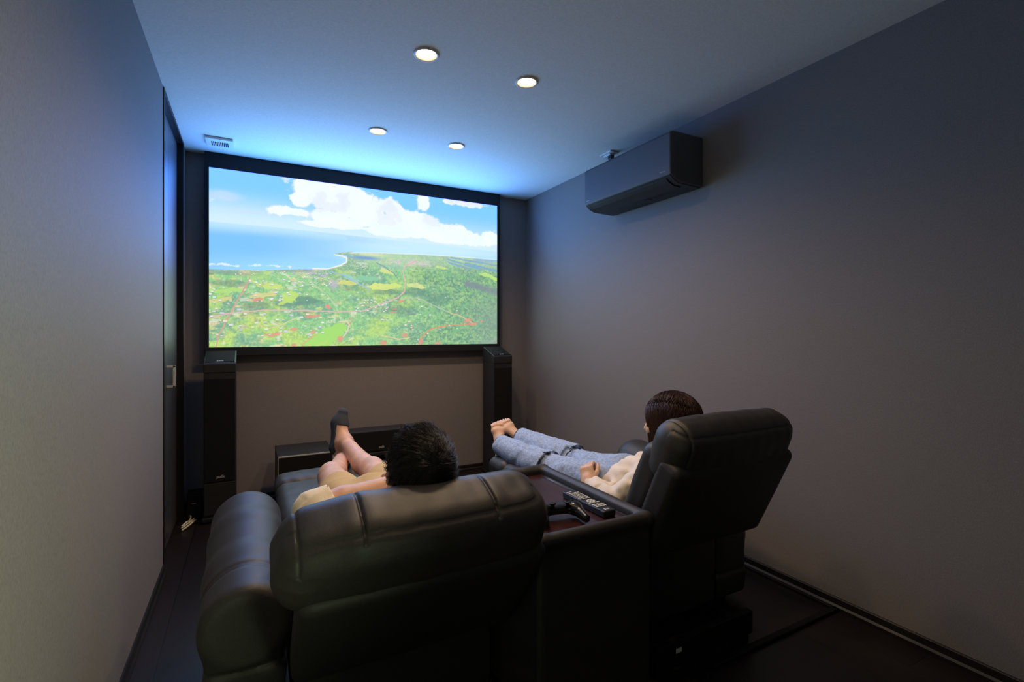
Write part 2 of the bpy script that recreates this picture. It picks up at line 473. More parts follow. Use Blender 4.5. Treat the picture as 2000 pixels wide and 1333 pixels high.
# underside: dark outlet flap with its outline and rear strip
mk('underside', MB().prism([(2.0465, 2.0995), (2.0755, 2.0765), (2.1155, 2.0605), (2.285, 2.0565), (2.285, 2.054), (2.115, 2.057), (2.073, 2.0745), (2.044, 2.098)], 'y', 1.982, 2.752).vf(), M_acdark, ac, False, bevel=.001)
fl = mk('flap', MB().prism([(2.056, 2.0885), (2.080, 2.0705), (2.118, 2.0555), (2.165, 2.0535), (2.165, 2.0505), (2.117, 2.0525), (2.077, 2.068), (2.054, 2.086)], 'y', 2.02, 2.712).vf(), M_acdark, ac, False, bevel=.001)
for nm in ('underside', 'flap'): fix_normals(bpy.data.objects[nm])
for yy in (2.017, 2.712):
    fix_normals(mk('flap_gap', MB().prism([(2.056, 2.0868), (2.080, 2.0690), (2.118, 2.0542), (2.165, 2.0520), (2.165, 2.0512), (2.117, 2.0530), (2.077, 2.0682), (2.054, 2.0862)], 'y', yy, yy + .003).vf(), M_void, fl, False))
mk('flap_gap', box(2.165, 2.1675, 2.017, 2.715, 2.0512, 2.0540), M_void, fl, False)
mk('intake_grille', MB().box(2.075, 2.28, 1.99, 2.74, 2.3455, 2.348).vf(), M_acdark, ac, False, bevel=.002)
# tiny lettering at the lower corners of the front, worn symbols on the rear strip
mm = MB()
for k in range(7): mm.box(2.0394, 2.0402, 2.738 - k * .0052, 2.7412 - k * .0052, 2.1225, 2.1252)
mk('lettering', mm.vf(), M_silver, ac, False)
mm = MB()
for k in range(8): mm.box(2.0394, 2.0402, 2.048 - k * .005, 2.0512 - k * .005, 2.1225, 2.1250)
mk('lettering', mm.vf(), M_silver, ac, False)
mk('marking', box(2.190, 2.222, 2.30, 2.33, 2.0528, 2.0545), M_acdark, ac, False)
mk('marking', box(2.195, 2.220, 2.255, 2.275, 2.0528, 2.0545), M_acdark, ac, False)
mk('marking', box(2.20, 2.204, 2.14, 2.24, 2.0528, 2.0545), M_acdark, ac, False)

# ------------------------------------------------------------------ projection screen
def screen_picture(W=1200, H=675):
    """aerial view of a green coast: sky and clouds, sea, bay, fields, roads; linear light"""
    r = np.random.default_rng(11)
    u = (np.arange(W) + .5) / W; v = (np.arange(H) + .5) / H
    U, Vv = np.meshgrid(u, v); AR = W / H
    def vnoise(fx, fy, seed):
        q = np.random.default_rng(seed); nx, ny = int(fx) + 3, int(fy) + 3
        g = q.random((ny, nx)); X = U * fx; Y = Vv * fy
        i = np.floor(X).astype(int); j = np.floor(Y).astype(int); a = X - i; b = Y - j
        a = a * a * (3 - 2 * a); b = b * b * (3 - 2 * b)
        return (g[j, i] * (1 - a) + g[j, i + 1] * a) * (1 - b) + (g[j + 1, i] * (1 - a) + g[j + 1, i + 1] * a) * b
    def fbm(f, seed, o=5, sx=1.0):
        t = 0; w = .5; s = 0
        for k in range(o):
            t = t + w * vnoise(f * AR * sx * 2 ** k, f * 2 ** k, seed + k); s += w; w *= .55
        return t / s
    def sm(a, b, x): t = np.clip((x - a) / (b - a), 0, 1); return t * t * (3 - 2 * t)
    def lin(c): c = np.array(c) / 255.; return np.where(c <= .04045, c / 12.92, ((c + .055) / 1.055) ** 2.4)
    def seg(pts, wd):
        """distance-based mask along a polyline with width wd (in picture heights)"""
        D = np.full(U.shape, 9.)
        for (p, q) in zip(pts[:-1], pts[1:]):
            ax, ay, bx, by = p[0] * AR, p[1], q[0] * AR, q[1]
            dx, dy = bx - ax, by - ay
            t = np.clip(((Ur * AR - ax) * dx + (Vr - ay) * dy) / (dx * dx + dy * dy), 0, 1)
            D = np.minimum(D, np.hypot(Ur * AR - ax - t * dx, Vr - ay - t * dy))
        return D
    def mix(A, B, m): return A * (1 - m[..., None]) + np.array(B) * m[..., None]
    hor = np.interp(u, [0, .2, .41, .65, 1], [.703, .702, .695, .685, .67])[None, :]
    coast = np.interp(u, [0, .148, .259, .312, .35, .395, .412, .4135, .446, .529, .654, .788, 1], [.435, .443, .462, .466, .476, .505, .524, .575, .586, .595, .604, .609, .609])[None, :]
    spit = (U > .37) & (U < .43) & (Vv > .563) & (Vv < .563 + (U - .37) * .4 + .006)
    # sky
    t = np.clip((Vv - hor) / (1 - hor), 0, 1)
    img = mix(np.ones(U.shape + (3,)) * lin((214, 243, 252)), lin((112, 206, 252)), sm(0, .75, t))
    Uw = U + (fbm(28, 301, 4) - .5) * .030; Vw = Vv + (fbm(28, 311, 4) - .5) * .022
    Ur = U + (fbm(18, 321, 4) - .5) * .012; Vr = Vv + (fbm(18, 331, 4) - .5) * .010
    n1 = fbm(5, 1, 6); n2 = fbm(14, 21, 5)
    blobs = [(.345, .95, .10, .09), (.30, .96, .06, .07), (.415, .92, .10, .09), (.47, .85, .10, .08), (.265, .885, .03, .045), (.56, .90, .04, .06), (.59, .86, .05, .05), (.69, .96, .028, .07), (.62, .83, .07, .07), (.69, .84, .05, .05),
             (.53, .80, .10, .06), (.70, .775, .09, .05), (.82, .775, .055, .05), (.86, .77, .06, .04), (.97, .76, .04, .05), (.80, .985, .03, .02), (.86, .985, .05, .025), (.205, .80, .04, .035), (.235, .80, .05, .025), (.34, .795, .05, .035), (.385, .79, .04, .03),
             (.45, .775, .06, .04), (.62, .75, .16, .045), (.85, .735, .16, .04), (.40, .745, .12, .02)]
    cl = np.zeros(U.shape)
    for (a, b, sx, sy) in blobs:
        cl = np.maximum(cl, 1.25 - np.sqrt(((U - a) / sx) ** 2 + ((Vv - b) / sy) ** 2) * .75)
    n3 = fbm(34, 28, 4)
    cl = sm(.36, .60, cl + (n1 - .5) * 1.0 + (n2 - .5) * .75 + (n3 - .5) * .35)
    cl = cl * sm(0, .03, Vv - hor + .004)
    soft = sm(.1, .9, np.exp(-((U - .04) / .05) ** 2 - ((Vv - .85) / .03) ** 2) * 1.2) * .6 + np.exp(-((U - .12) / .09) ** 2 - ((Vv - .775) / .012) ** 2) * .45
    img = mix(img, lin((206, 228, 250)), np.clip(soft * (.6 + .8 * n2), 0, 1))
    shade = sm(.35, .75, fbm(7, 31, 4)) * .35
    img = mix(img, lin((252, 252, 253)), cl * (1 - .5 * shade))
    # sea
    ts = np.clip((hor - Vv) / (hor - coast + 1e-6), 0, 1)
    sea = mix(np.ones(U.shape + (3,)) * lin((190, 234, 252)), lin((110, 196, 250)), sm(0, .3, ts) * (1 - sm(.1, .62, U)))
    sea = mix(sea, lin((158, 226, 250)), sm(.5, 1.0, ts) * (1 - .4 * sm(.2, 0, U)) * .8)
    sea = mix(sea, lin((206, 244, 253)), sm(.35, .6, U) * sm(1.05, .8, U) * .75)
    sea = mix(sea, lin((130, 205, 246)), np.clip(np.exp(-((U - .33) / .07) ** 2 - ((Vv - .525) / .02) ** 2) * .5, 0, 1))
    sea = mix(sea, lin((90, 165, 232)), sm(.52, .72, fbm(9, 61, 4, .25)) * .25 * (1 - sm(.3, .7, U)))
    surf = np.minimum(seg([(.004, .466), (.03, .470), (.052, .464), (.085, .458)], 0), seg([(.112, .463), (.14, .470), (.172, .474), (.21, .471), (.235, .474)], 0))
    sea = mix(sea, lin((240, 248, 252)), sm(.009, .001, surf + (fbm(44, 71, 4) - .5) * .030 + .003) * .9)
    isea = (Vv < hor)
    img = np.where((isea & ~cl.astype(bool))[..., None] | isea[..., None], mix(sea, img, sm(.006, 0, hor - Vv)), img)
    # land
    d = np.clip((coast - Vv) / .45, 0, 1)                    # 0 coast .. 1 foreground
    nb = fbm(6, 101, 5, .7); nm = fbm(22, 121, 4, .55); nf = fbm(70, 141, 3, .7)
    land = np.ones(U.shape + (3,)) * lin((136, 206, 128))
    land = mix(land, lin((186, 222, 88)), sm(.46, .62, nb) * (.65 + .35 * sm(.75, .3, U)))
    land = mix(land, lin((104, 170, 136)), sm(.52, .66, fbm(9, 161, 5, .6)) * .85)
    land = mix(land, lin((222, 226, 120)), sm(.62, .72, nm) * sm(.7, .35, U) * .8)
    land = mix(land, lin((236, 208, 160)), sm(.68, .76, fbm(26, 181, 3, .45)) * sm(.62, .2, U) * .8)
    # woods to the right, crown texture
    wood = sm(.60, .80, U + (nb - .5) * .5) * sm(.03, .2, d)
    land = mix(land, lin((100, 172, 116)), wood * .75)
    crown = sm(.42, .66, nf + .35 * (fbm(120, 201, 2) - .5))
    land = mix(land, lin((76, 136, 112)), crown * (.34 + .45 * wood) * sm(.02, .25, d))
    land = mix(land, lin((210, 238, 140)), sm(.52, .70, fbm(95, 221, 2)) * .32)
    land = land * (.82 + .36 * fbm(150, 341, 2))[..., None]
    land = mix(land, lin((236, 240, 214)), sm(.66, .74, fbm(48, 351, 3, .6)) * sm(.8, .4, U) * .55)
    # dark woods across the middle
    for (a, b, sx, sy, k) in [(.21, .255, .05, .03, .75), (.29, .275, .06, .035, .8), (.14, .235, .05, .03, .6), (.06, .36, .06, .02, .6), (.07, .415, .07, .012, .5), (.55, .345, .06, .02, .6), (.66, .35, .08, .03, .55), (.75, .31, .07, .05, .5), (.44, .36, .05, .02, .35), (.6, .23, .06, .03, .4)]:
        m = np.clip(1.3 - np.sqrt(((U - a) / sx) ** 2 + ((Vv - b) / sy) ** 2), 0, 1)
        land = mix(land, lin((74, 132, 108)), sm(.2, .8, m + (nm - .5) * 1.1) * k)
    # bright fields
    def poly(pts):
        ins = np.zeros(U.shape, bool); n = len(pts)
        for i in range(n):
            (x1, y1), (x2, y2) = pts[i], pts[(i + 1) % n]
            c = ((y1 > Vw) != (y2 > Vw)) & (Uw < (x2 - x1) * (Vw - y1) / (y2 - y1 + 1e-9) + x1); ins ^= c
        return ins.astype(float)
    wob = (nf - .5)
    land = mix(land, lin((160, 226, 84)), poly([(.27, .0), (.30, .055), (.335, .098), (.384, .145), (.412, .147), (.407, .1), (.395, .06), (.372, .028), (.345, .0)]))
    land = mix(land, lin((214, 214, 90)), poly([(.28, .0), (.30, .04), (.36, .055), (.35, .02), (.33, .0)]) * .5 * sm(.4, .6, nm))
    for P, c in [([(.49, .375), (.51, .40), (.58, .40), (.605, .385), (.57, .365), (.51, .358)], (226, 238, 110)), ([(.385, .385), (.40, .41), (.44, .405), (.45, .39), (.42, .375)], (222, 222, 100)),
                 ([(.52, .475), (.535, .51), (.565, .485), (.58, .455), (.55, .46)], (224, 232, 130)), ([(.73, .52), (.75, .535), (.79, .528), (.775, .512)], (204, 232, 96)),
                 ([(.91, .505), (.95, .515), (.999, .475), (.999, .45), (.96, .475)], (190, 236, 100)), ([(.62, .40), (.66, .413), (.71, .387), (.69, .375), (.63, .385)], (226, 232, 140)),
                 ([(.15, .335), (.16, .365), (.20, .37), (.20, .34)], (206, 230, 96)), ([(.20, .24), (.205, .31), (.235, .33), (.255, .30), (.24, .26)], (196, 230, 90)), ([(.0, .30), (.09, .315), (.10, .335), (.0, .325)], (176, 226, 100)),
                 ([(.45, .42), (.455, .445), (.51, .44), (.53, .425), (.50, .41)], (130, 206, 160)), ([(.395, .455), (.40, .42), (.44, .40), (.46, .41), (.42, .44)], (150, 208, 190)),
                 ([(.12, .285), (.125, .31), (.19, .325), (.19, .295)], (226, 214, 130)), ([(.0, .245), (.06, .262), (.062, .285), (.0, .262)], (226, 210, 120))]:
        land = mix(land, lin(c), poly(P) * (.85 + wob * .5).clip(0, 1))
    # haze and far plain
    far = sm(.30, .02, d) * sm(.36, .5, U)
    land = mix(land, lin((206, 220, 204)), far * .40)
    land = mix(land, lin((120, 178, 226)), sm(.55, .72, fbm(16, 241, 4, .18)) * far * .75)
    land = mix(land, lin((226, 206, 214)), np.clip(np.exp(-((U - .63) / .09) ** 2 - ((Vv - .545) / .02) ** 2), 0, 1) * sm(.35, .6, nf) * .9)
    land = mix(land, lin((236, 238, 190)), np.clip(np.exp(-((U - .50) / .05) ** 2 - ((Vv - .58) / .008) ** 2), 0, 1) * .8)
    land = mix(land, lin((104, 152, 214)), np.clip(np.exp(-((U - .475) / .045) ** 2 - ((Vv - .556) / .010) ** 2) * 1.3, 0, 1))
    for (x0, y0, x1, y1) in [(.80, .60, .999, .565), (.79, .585, .92, .535), (.86, .57, .999, .52), (.79, .565, .88, .53), (.90, .555, .999, .53)]:
        land = mix(land, lin((104, 160, 208)), sm(.009, .002, seg([(x0, y0), (x1, y1)], 0) + wob * .008) * .8)
    # cloud shadow at the right edge
    land = mix(land, lin((112, 122, 138)), sm(.035, .0, seg([(.87, .425), (.93, .405), (1.01, .365)], 0) - .004 + wob * .03) * .85)
    land = mix(land, lin((128, 152, 136)), np.clip(1.25 - np.hypot((U - 1.02) / .16, (Vv - .18) / .2), 0, 1) * .62)
    land = mix(land, lin((150, 160, 150)), np.clip(1.1 - np.hypot((U - 1.0) / .12, (Vv + .01) / .07), 0, 1) * .7)
    # settlement behind the beach
    land = mix(land, lin((190, 186, 198)), sm(.05, .0, seg([(.25, .452), (.33, .445), (.36, .40), (.37, .37)], 0)) * sm(.42, .62, nf) * .85)
    land = mix(land, lin((126, 150, 160)), sm(.018, .004, np.abs(coast - Vv - .008)) * sm(.36, .3, U) * sm(.35, .6, nm) * .7)
    # river, roads
    for pts, w, c in [([(.345, .462), (.4, .437), (.446, .398), (.487, .362), (.488, .338)], .006, (150, 190, 216)), ([(.517, .528), (.548, .50), (.578, .469), (.591, .437)], .005, (96, 140, 150)),
                      ([(.111, .393), (.095, .324), (.069, .236), (.048, .158), (.029, .082), (.020, -.01)], .0065, (214, 156, 138)),
                      ([(-.01, .160), (.062, .195), (.148, .212), (.249, .214), (.384, .210), (.47, .221), (.529, .262), (.591, .309), (.614, .35), (.619, .406), (.611, .483), (.620, .523), (.66, .558)], .0065, (226, 180, 178)),
                      ([(.674, -.01), (.680, .035), (.694, .07), (.712, .095), (.734, .113), (.788, .130), (.859, .137), (.895, .146)], .0065, (232, 132, 92)),
                      ([(.895, .146), (.859, .180), (.83, .205), (.788, .222)], .006, (226, 190, 140)), ([(.29, .40), (.335, .33), (.37, .26), (.385, .212)], .004, (200, 206, 170)),
                      ([(.60, .30), (.66, .315), (.70, .29), (.75, .25), (.79, .22)], .006, (176, 196, 168)), ([(.53, .06), (.57, .05), (.60, .035), (.64, .05)], .005, (236, 206, 150)),
                      ([(.12, .15), (.16, .10), (.20, .125), (.25, .17)], .004, (226, 214, 150)), ([(.27, .0), (.295, .05), (.31, .07)], .005, (236, 160, 120)), ([(.385, .15), (.41, .155), (.42, .13), (.415, .09), (.40, .05)], .007, (232, 206, 190))]:
        land = mix(land, lin(c), sm(w * .75, w * .35, seg(pts, 0)))
    # red earth
    for (a, b, sx, sy) in [(.296, .178, .030, .014), (.133, .272, .022, .013), (.244, .104, .016, .014), (.18, .07, .034, .012), (.603, .288, .012, .010), (.616, .066, .018, .020), (.39, .045, .02, .02), (.572, .212, .014, .006), (.541, .012, .012, .02), (.747, .010, .022, .012), (.245, .008, .016, .012), (.87, .165, .02, .018), (.30, .085, .012, .014), (.895, .14, .02, .012), (.68, .02, .012, .02), (.645, .12, .006, .006), (.35, .24, .012, .02), (.58, .235, .012, .004), (.93, .16, .008, .01)]:
        m = sm(.25, .6, 1.15 - np.hypot((U - a) / sx, (Vv - b - (U - a) * .25) / sy) + wob * 1.1)
        land = mix(land, lin((238, 138, 112)), m * .78)
    # houses
    def spots(n, x0, x1, y0, y1, s):
        for _ in range(n):
            a, b = r.uniform(x0, x1), r.uniform(y0, y1); w = r.uniform(.35, 1.0) * s * (.45 + .9 * (.46 - b)); h = w * .55
            i0, i1 = int((a - w / AR) * W), int((a + w / AR) * W) + 1; j0, j1 = int((b - h) * H), int((b + h) * H) + 1
            i0, j0 = max(0, i0), max(0, j0)
            c = lin([(250, 250, 252), (236, 232, 244), (214, 214, 232), (250, 226, 214)][r.integers(4)])
            land[j0:j1, i0:i1] = land[j0:j1, i0:i1] * .15 + c * .85
            land[max(0, j0 - 2):j0, i0:i1] = land[max(0, j0 - 2):j0, i0:i1] * .4 + lin((88, 112, 110)) * .6
    spots(26, .0, .10, .06, .34, .014); spots(46, .10, .30, .26, .40, .012); spots(30, .12, .34, .06, .2, .013); spots(70, .24, .37, .36, .445, .007)
    spots(36, .44, .56, .215, .30, .011); spots(40, .38, .50, .46, .535, .006); spots(50, .56, .72, .52, .565, .005); spots(14, .62, .84, .1, .36, .010); spots(8, .5, .72, .03, .2, .010)
    spots(40, .0, .30, .41, .445, .006)
    beach = sm(.006, .002, seg([(.30, .470), (.35, .474), (.395, .503), (.414, .524), (.411, .548), (.392, .56), (.372, .564)], 0))
    img = np.where((Vv < coast)[..., None] | spit[..., None], land, img)
    img = mix(img, lin((252, 246, 240)), beach * (Vv < hor))
    edge = sm(.006, .001, np.abs(Vv - coast)) * sm(.41, .44, U)
    img = mix(img, lin((240, 246, 246)), edge * .7)
    # pale veil mixed into the whole picture, washing it out a little
    img = np.clip(img, 0, 1)
    img = img * .86 + np.array(lin((222, 236, 240))) * .14
    # sky and sea blue raised far past white to throw more light
    skyw = (sm(-.02, .06, Vv - hor)) [..., None]
    seaw = ((Vv < hor) & (Vv > coast) & ~spit)[..., None] * 1.0
    over = np.ones(U.shape + (3,))
    bl = (img[..., 2:3] > .93)
    k = np.concatenate([np.ones_like(skyw), np.where(img[..., 1:2] > .93, 1.25, 1.0), np.where(bl, SCREEN_SKY_BLUE, 1.0)], 2)
    img = np.where(skyw > 0, img * (1 + (k - 1) * skyw), img)
    k2 = np.concatenate([np.ones_like(seaw), np.ones_like(seaw), np.where(img[..., 2:3] > .93, .7 * SCREEN_SKY_BLUE, 1.0)], 2)
    img = np.where((seaw > 0) & (skyw < .01), img * k2, img)
    out = np.ones((H, W, 4), np.float32); out[..., :3] = img
    im = bpy.data.images.new('coast_picture', W, H, float_buffer=True, is_data=True)
    im.pixels.foreach_set(out.ravel()); im.update(); im.pack()
    return im

SX0, SX1, SZ0, SZ1, SY = -.2515, 1.9629, 1.1202, 2.3638, 3.968
scr = thing('projection_screen', 'large projection screen on the back wall showing a bright green coast', 'screen', (.856, 3.99, 1.06))
V_ = [(SX0, SY, SZ0), (SX1, SY, SZ0), (SX1, SY, SZ1), (SX0, SY, SZ1)]
M_pic = bpy.data.materials.new('projected_picture'); M_pic.use_nodes = True
nt = M_pic.node_tree; nt.nodes.clear()
em = nt.nodes.new('ShaderNodeEmission'); ou = nt.nodes.new('ShaderNodeOutputMaterial'); ti = nt.nodes.new('ShaderNodeTexImage')
ti.image = screen_picture(); ti.extension = 'EXTEND'; uvn = nt.nodes.new('ShaderNodeUVMap')
nt.links.new(uvn.outputs['UV'], ti.inputs['Vector'])
nt.links.new(ti.outputs['Color'], em.inputs['Color']); nt.links.new(em.outputs['Emission'], ou.inputs['Surface'])
M_pic.cycles.emission_sampling = 'FRONT'
pic = mk('picture', (V_, [(0, 1, 2, 3)]), M_pic, scr, False)
uvl = pic.data.uv_layers.new(name='UVMap')
for li, uvc in zip(pic.data.polygons[0].loop_indices, [(0, 0), (1, 0), (1, 1), (0, 1)]): uvl.data[li].uv = uvc
uvn.uv_map = 'UVMap'
mk('border', MB().box(SX0 - .026, SX0, 3.960, 3.985, SZ0, SZ1).box(SX1, SX1 + .026, 3.960, 3.985, SZ0, SZ1).box(SX0 - .026, SX1 + .026, 3.960, 3.985, SZ1, ZC - .012).box(SX0 - .026, SX1 + .026, 3.972, 3.985, SZ0, SZ1).vf(), M_frame, scr, False)
mk('bottom_bar', box(SX0 - .026, SX1 + .026, 3.954, 3.990, 1.058, SZ0), M_frame, scr, False, bevel=.004)
mk('hanger', MB().box(SX0 - .026, SX1 + .026, 3.962, 4.028, ZC - .013, ZC - .001).vf(), M_frame, scr, False)

# ------------------------------------------------------------------ loudspeakers
def text_vf(s, size, M, depth=.0006):
    """lettering turned into plain geometry; M maps its x (along), y (up), z (out) axes to the world"""
    cu = bpy.data.curves.new('t', 'FONT'); cu.body = s; cu.size = size; cu.extrude = depth; cu.align_x = 'CENTER'; cu.align_y = 'CENTER'; cu.resolution_u = 3
    ob = bpy.data.objects.new('t', cu); COL.objects.link(ob)
    dg = bpy.context.evaluated_depsgraph_get(); me = bpy.data.meshes.new_from_object(ob.evaluated_get(dg))
    V = [tuple(M @ v.co) for v in me.vertices]; F = [tuple(p.vertices) for p in me.polygons]
    bpy.data.objects.remove(ob); bpy.data.curves.remove(cu); bpy.data.meshes.remove(me)
    return V, F
def front(x, y, z):   # faces -Y
    return Matrix(((1, 0, 0, x), (0, 0, -1, y), (0, 1, 0, z), (0, 0, 0, 1)))

def tower(x0, x1, y0, y1, label, mlabel):
    t = thing('tower_speaker', label, 'speaker', ((x0 + x1) / 2, (y0 + y1) / 2, 0), 'tower speakers beside the screen')
    b = mk('cabinet', box(x0, x1, y0 + .008, y1, .035, .962), M_spk, t, False, bevel=.004)
    mk('base', box(x0 - .008, x1 + .008, y0 - .012, y1 + .012, .012, .036), M_black, t, False, bevel=.004)
    for a in (x0 + .012, x1 - .012):
        for c in (y0 + .01, y1 - .01): mk('foot', MB().lathe([(0.001, 0), (.011, 0), (.012, .006), (.008, .013)], (a, c, 0), 16).vf(), M_black, t)
    g = mk('grille', box(x0 + .004, x1 - .004, y0, y0 + .009, .26, .925), M_grille, t, False, bevel=.003)
    mk('lower_panel', box(x0 + .003, x1 - .003, y0 + .001, y0 + .009, .05, .252), M_spk, t, False, bevel=.002)
    mk('logo', text_vf('polk', .026, front((x0 + x1) / 2 + .004, y0 - .0008, .292)), M_mark, g, False)['label'] = 'small pale lettering'
    h = thing('height_speaker', mlabel, 'speaker', ((x0 + x1) / 2, (y0 + y1) / 2, .962), 'wedge speakers on top of the towers')
    w = MB().prism([(y0 + .004, .9625), (y1, .9625), (y1, 1.092), (y1 - .012, 1.096), (y0 + .012, 1.028), (y0 + .004, 1.018)], 'x', x0, x1).vf()
    c = mk('cabinet', w, M_spk, h, False, bevel=.003); fix_normals(c)
    sl = math.atan2(1.096 - 1.028, (y1 - .012) - (y0 + .012))
    ca, sa = math.cos(sl), math.sin(sl)
    def on(xx, s, o):  # point on the sloped top: s along slope, o out
        return (xx, y0 + .012 + s * ca - o * sa, 1.028 + s * sa + o * ca)
    L = math.hypot(y1 - y0 - .024, .068)
    P = [on(a, s, o) for o in (.0002, .004) for (a, s) in ((x0 + .008, .008), (x1 - .008, .008), (x1 - .008, L - .008), (x0 + .008, L - .008))]
    g2 = mk('grille', (P, [(0, 3, 2, 1), (4, 5, 6, 7), (0, 1, 5, 4), (1, 2, 6, 5), (2, 3, 7, 6), (3, 0, 4, 7)]), M_grille, h, False, bevel=.0015)
    p = on((x0 + x1) / 2, .022, .0045)
    mk('logo', text_vf('polk', .022, Matrix(((1, 0, 0, p[0]), (0, ca, -sa, p[1]), (0, sa, ca, p[2]), (0, 0, 0, 1)))), M_mark, g2, False)['label'] = 'small pale lettering'
tower(-.264, -.083, 3.68, 3.905, 'tall black tower speaker below the left corner of the screen', 'black sloping height speaker on top of the left tower by the door')
tower(1.793, 1.967, 3.68, 3.905, 'tall black tower speaker below the right corner of the screen', 'black sloping height speaker on top of the right tower, beyond the bare feet')

sw = thing('subwoofer', 'low black cube subwoofer with a pale edge line, left of the centre speaker', 'speaker', (.33, 3.72, 0))
mk('cabinet', box(.155, .505, 3.545, 3.90, .02, .412), M_spk, sw, False, bevel=.004)
mk('front_panel', box(.163, .497, 3.532, 3.548, .03, .402), M_grille, sw, False, bevel=.003)
mk('edge_line', MB().box(.1575, .5025, 3.538, 3.546, .402, .4085).box(.1575, .163, 3.538, 3.546, .03, .4085).box(.497, .5025, 3.538, 3.546, .03, .4085).vf(), M_silver, sw, False)['label'] = 'thin silver trim line'
for a in (.19, .47):
    for c in (3.58, 3.86): mk('foot', MB().lathe([(.001, 0), (.02, 0), (.02, .021)], (a, c, 0), 18).vf(), M_black, sw)

st = thing('speaker_stand', 'low black media box on the floor under the centre speaker', 'stand', (.86, 3.79, 0))
mk('cabinet', MB().box(.60, 1.12, 3.70, 3.91, .0, .022).box(.60, .62, 3.70, 3.91, .022, .305).box(1.10, 1.12, 3.70, 3.91, .022, .305).box(.60, 1.12, 3.70, 3.91, .305, .327).box(.62, 1.10, 3.90, 3.91, .022, .305).vf(), M_spk, st, False, bevel=.002)
mk('shelf', box(.62, 1.10, 3.71, 3.90, .16, .176), M_spk, st, False, bevel=.001)
cs = thing('center_speaker', 'wide black centre speaker behind the resting feet, below the screen', 'speaker', (.86, 3.81, .327))
mk('cabinet', box(.62, 1.097, 3.728, 3.90, .3275, .486), M_spk, cs, False, bevel=.004)
g = mk('grille', box(.626, 1.091, 3.720, 3.729, .334, .480), M_grille, cs, False, bevel=.003)
mk('logo', text_vf('polk', .024, front(.872, 3.7190, .362)), M_mark, g, False)['label'] = 'small pale lettering'

# ---- power box and cables in the left corner
pb = thing('power_box', 'small black power box on the floor beside the left tower speaker', 'power box', (-.325, 3.90, 0))
mk('case', MB().prism([(3.84, 0), (3.99, 0), (3.99, .15), (3.90, .15)], 'x', -.372, -.285).vf(), M_mould, pb, False, bevel=.004)
fix_normals(pb.children[0])
mk('marking', box(-.345, -.320, 3.872, 3.879, .083, .0865), M_silver, pb, False)
cb = MB()
for (sx_, sy_, mx_, my_, ex_, ey_, hz) in [(-.372, 3.615, -.325, 3.640, -.318, 3.775, .006), (-.376, 3.630, -.335, 3.655, -.322, 3.79, .014), (-.378, 3.645, -.345, 3.675, -.312, 3.77, .007), (-.376, 3.660, -.352, 3.690, -.345, 3.735, .016), (-.345, 3.735, -.330, 3.775, -.352, 3.835, .018)]:
    pts = []
    for t in np.linspace(0, 1, 12):
        pts.append(((1 - t) ** 2 * sx_ + 2 * t * (1 - t) * mx_ + t * t * ex_, (1 - t) ** 2 * sy_ + 2 * t * (1 - t) * my_ + t * t * ey_, hz + .010 * math.sin(PI * t)))
    cb.tube(pts, .0052, 7)
tag(mk('cable', cb.vf(), M_cable, None, base=(-.34, 3.70, 0)), 'bundle of ivory cables on the floor by the door', 'cable')

cc = mk('cable_cover', MB().box(XR - .034, XR - .017, 1.225, 3.9, 0, .013).box(1.48, XR - .017, 1.225, 1.252, 0, .013).vf(), M_mould, None, False, base=(1.9, 1.24, 0), bevel=.003)
tag(cc, 'black cable moulding running across the floor behind the right recliner to the wall', 'cable cover')

# ------------------------------------------------------------------ recliners and console
def local(V, o, M):   # local coordinates (columns of M) to world
    return np.asarray(V) @ np.array(M).T + np.array(o)

def cushion(half, r, h=.006, seams=(), hseam=None, wr=0.0, seed=0, crown=(0, 0, 0), stitch=0.003, taper=0.0):
    """padded leather block in its own frame; seams = x positions of sewn grooves"""
    m = np.array(half) + .035
    F = Field(-m, m, h)
    F.add(rb((0, 0, 0), half, r))
    x, y, z = F.grid()
    X, Y, Z = x / half[0], y / half[1], z / half[2]
    if crown[1]: F.F -= (crown[1] * np.clip(1 - X ** 2, 0, 1) * np.clip(1 - Z ** 2, 0, 1) + 0 * Y).astype(np.float32)
    if crown[2]: F.F -= (crown[2] * np.clip(1 - X ** 2, 0, 1) * np.clip(1 - Y ** 2, 0, 1) + 0 * Z).astype(np.float32)
    if crown[0]: F.F -= (crown[0] * np.clip(1 - Y ** 2, 0, 1) * np.clip(1 - Z ** 2, 0, 1) + 0 * X).astype(np.float32)
    if taper: F.F += (taper * np.clip((-X - .45) / .55, 0, 1) ** 1.6 * np.clip(Z, 0, 1) + 0 * Y).astype(np.float32)
    for s in seams:
        xs, zmin, depth = s
        g = depth * np.exp(-((x - xs) / .0042) ** 2) * (z > zmin)
        puff = -.15 * depth * np.exp(-((np.abs(x - xs) - .022) / .016) ** 2) * (z > zmin)
        F.F += (g + puff + 0 * y).astype(np.float32)
    if hseam is not None:
        hseam = hseam - taper * .75 * np.clip((-X - .45) / .55, 0, 1) ** 1.6
        F.F += (stitch * np.exp(-((z - hseam) / .0036) ** 2) * (y < 0) - .4 * stitch * np.exp(-((z - hseam + .013) / .009) ** 2) * (y < 0) + 0 * x).astype(np.float32)
    if wr: F.wrinkle(wr, 60, seed, 6, (1.6, .6, .8))
    return F.mesh()

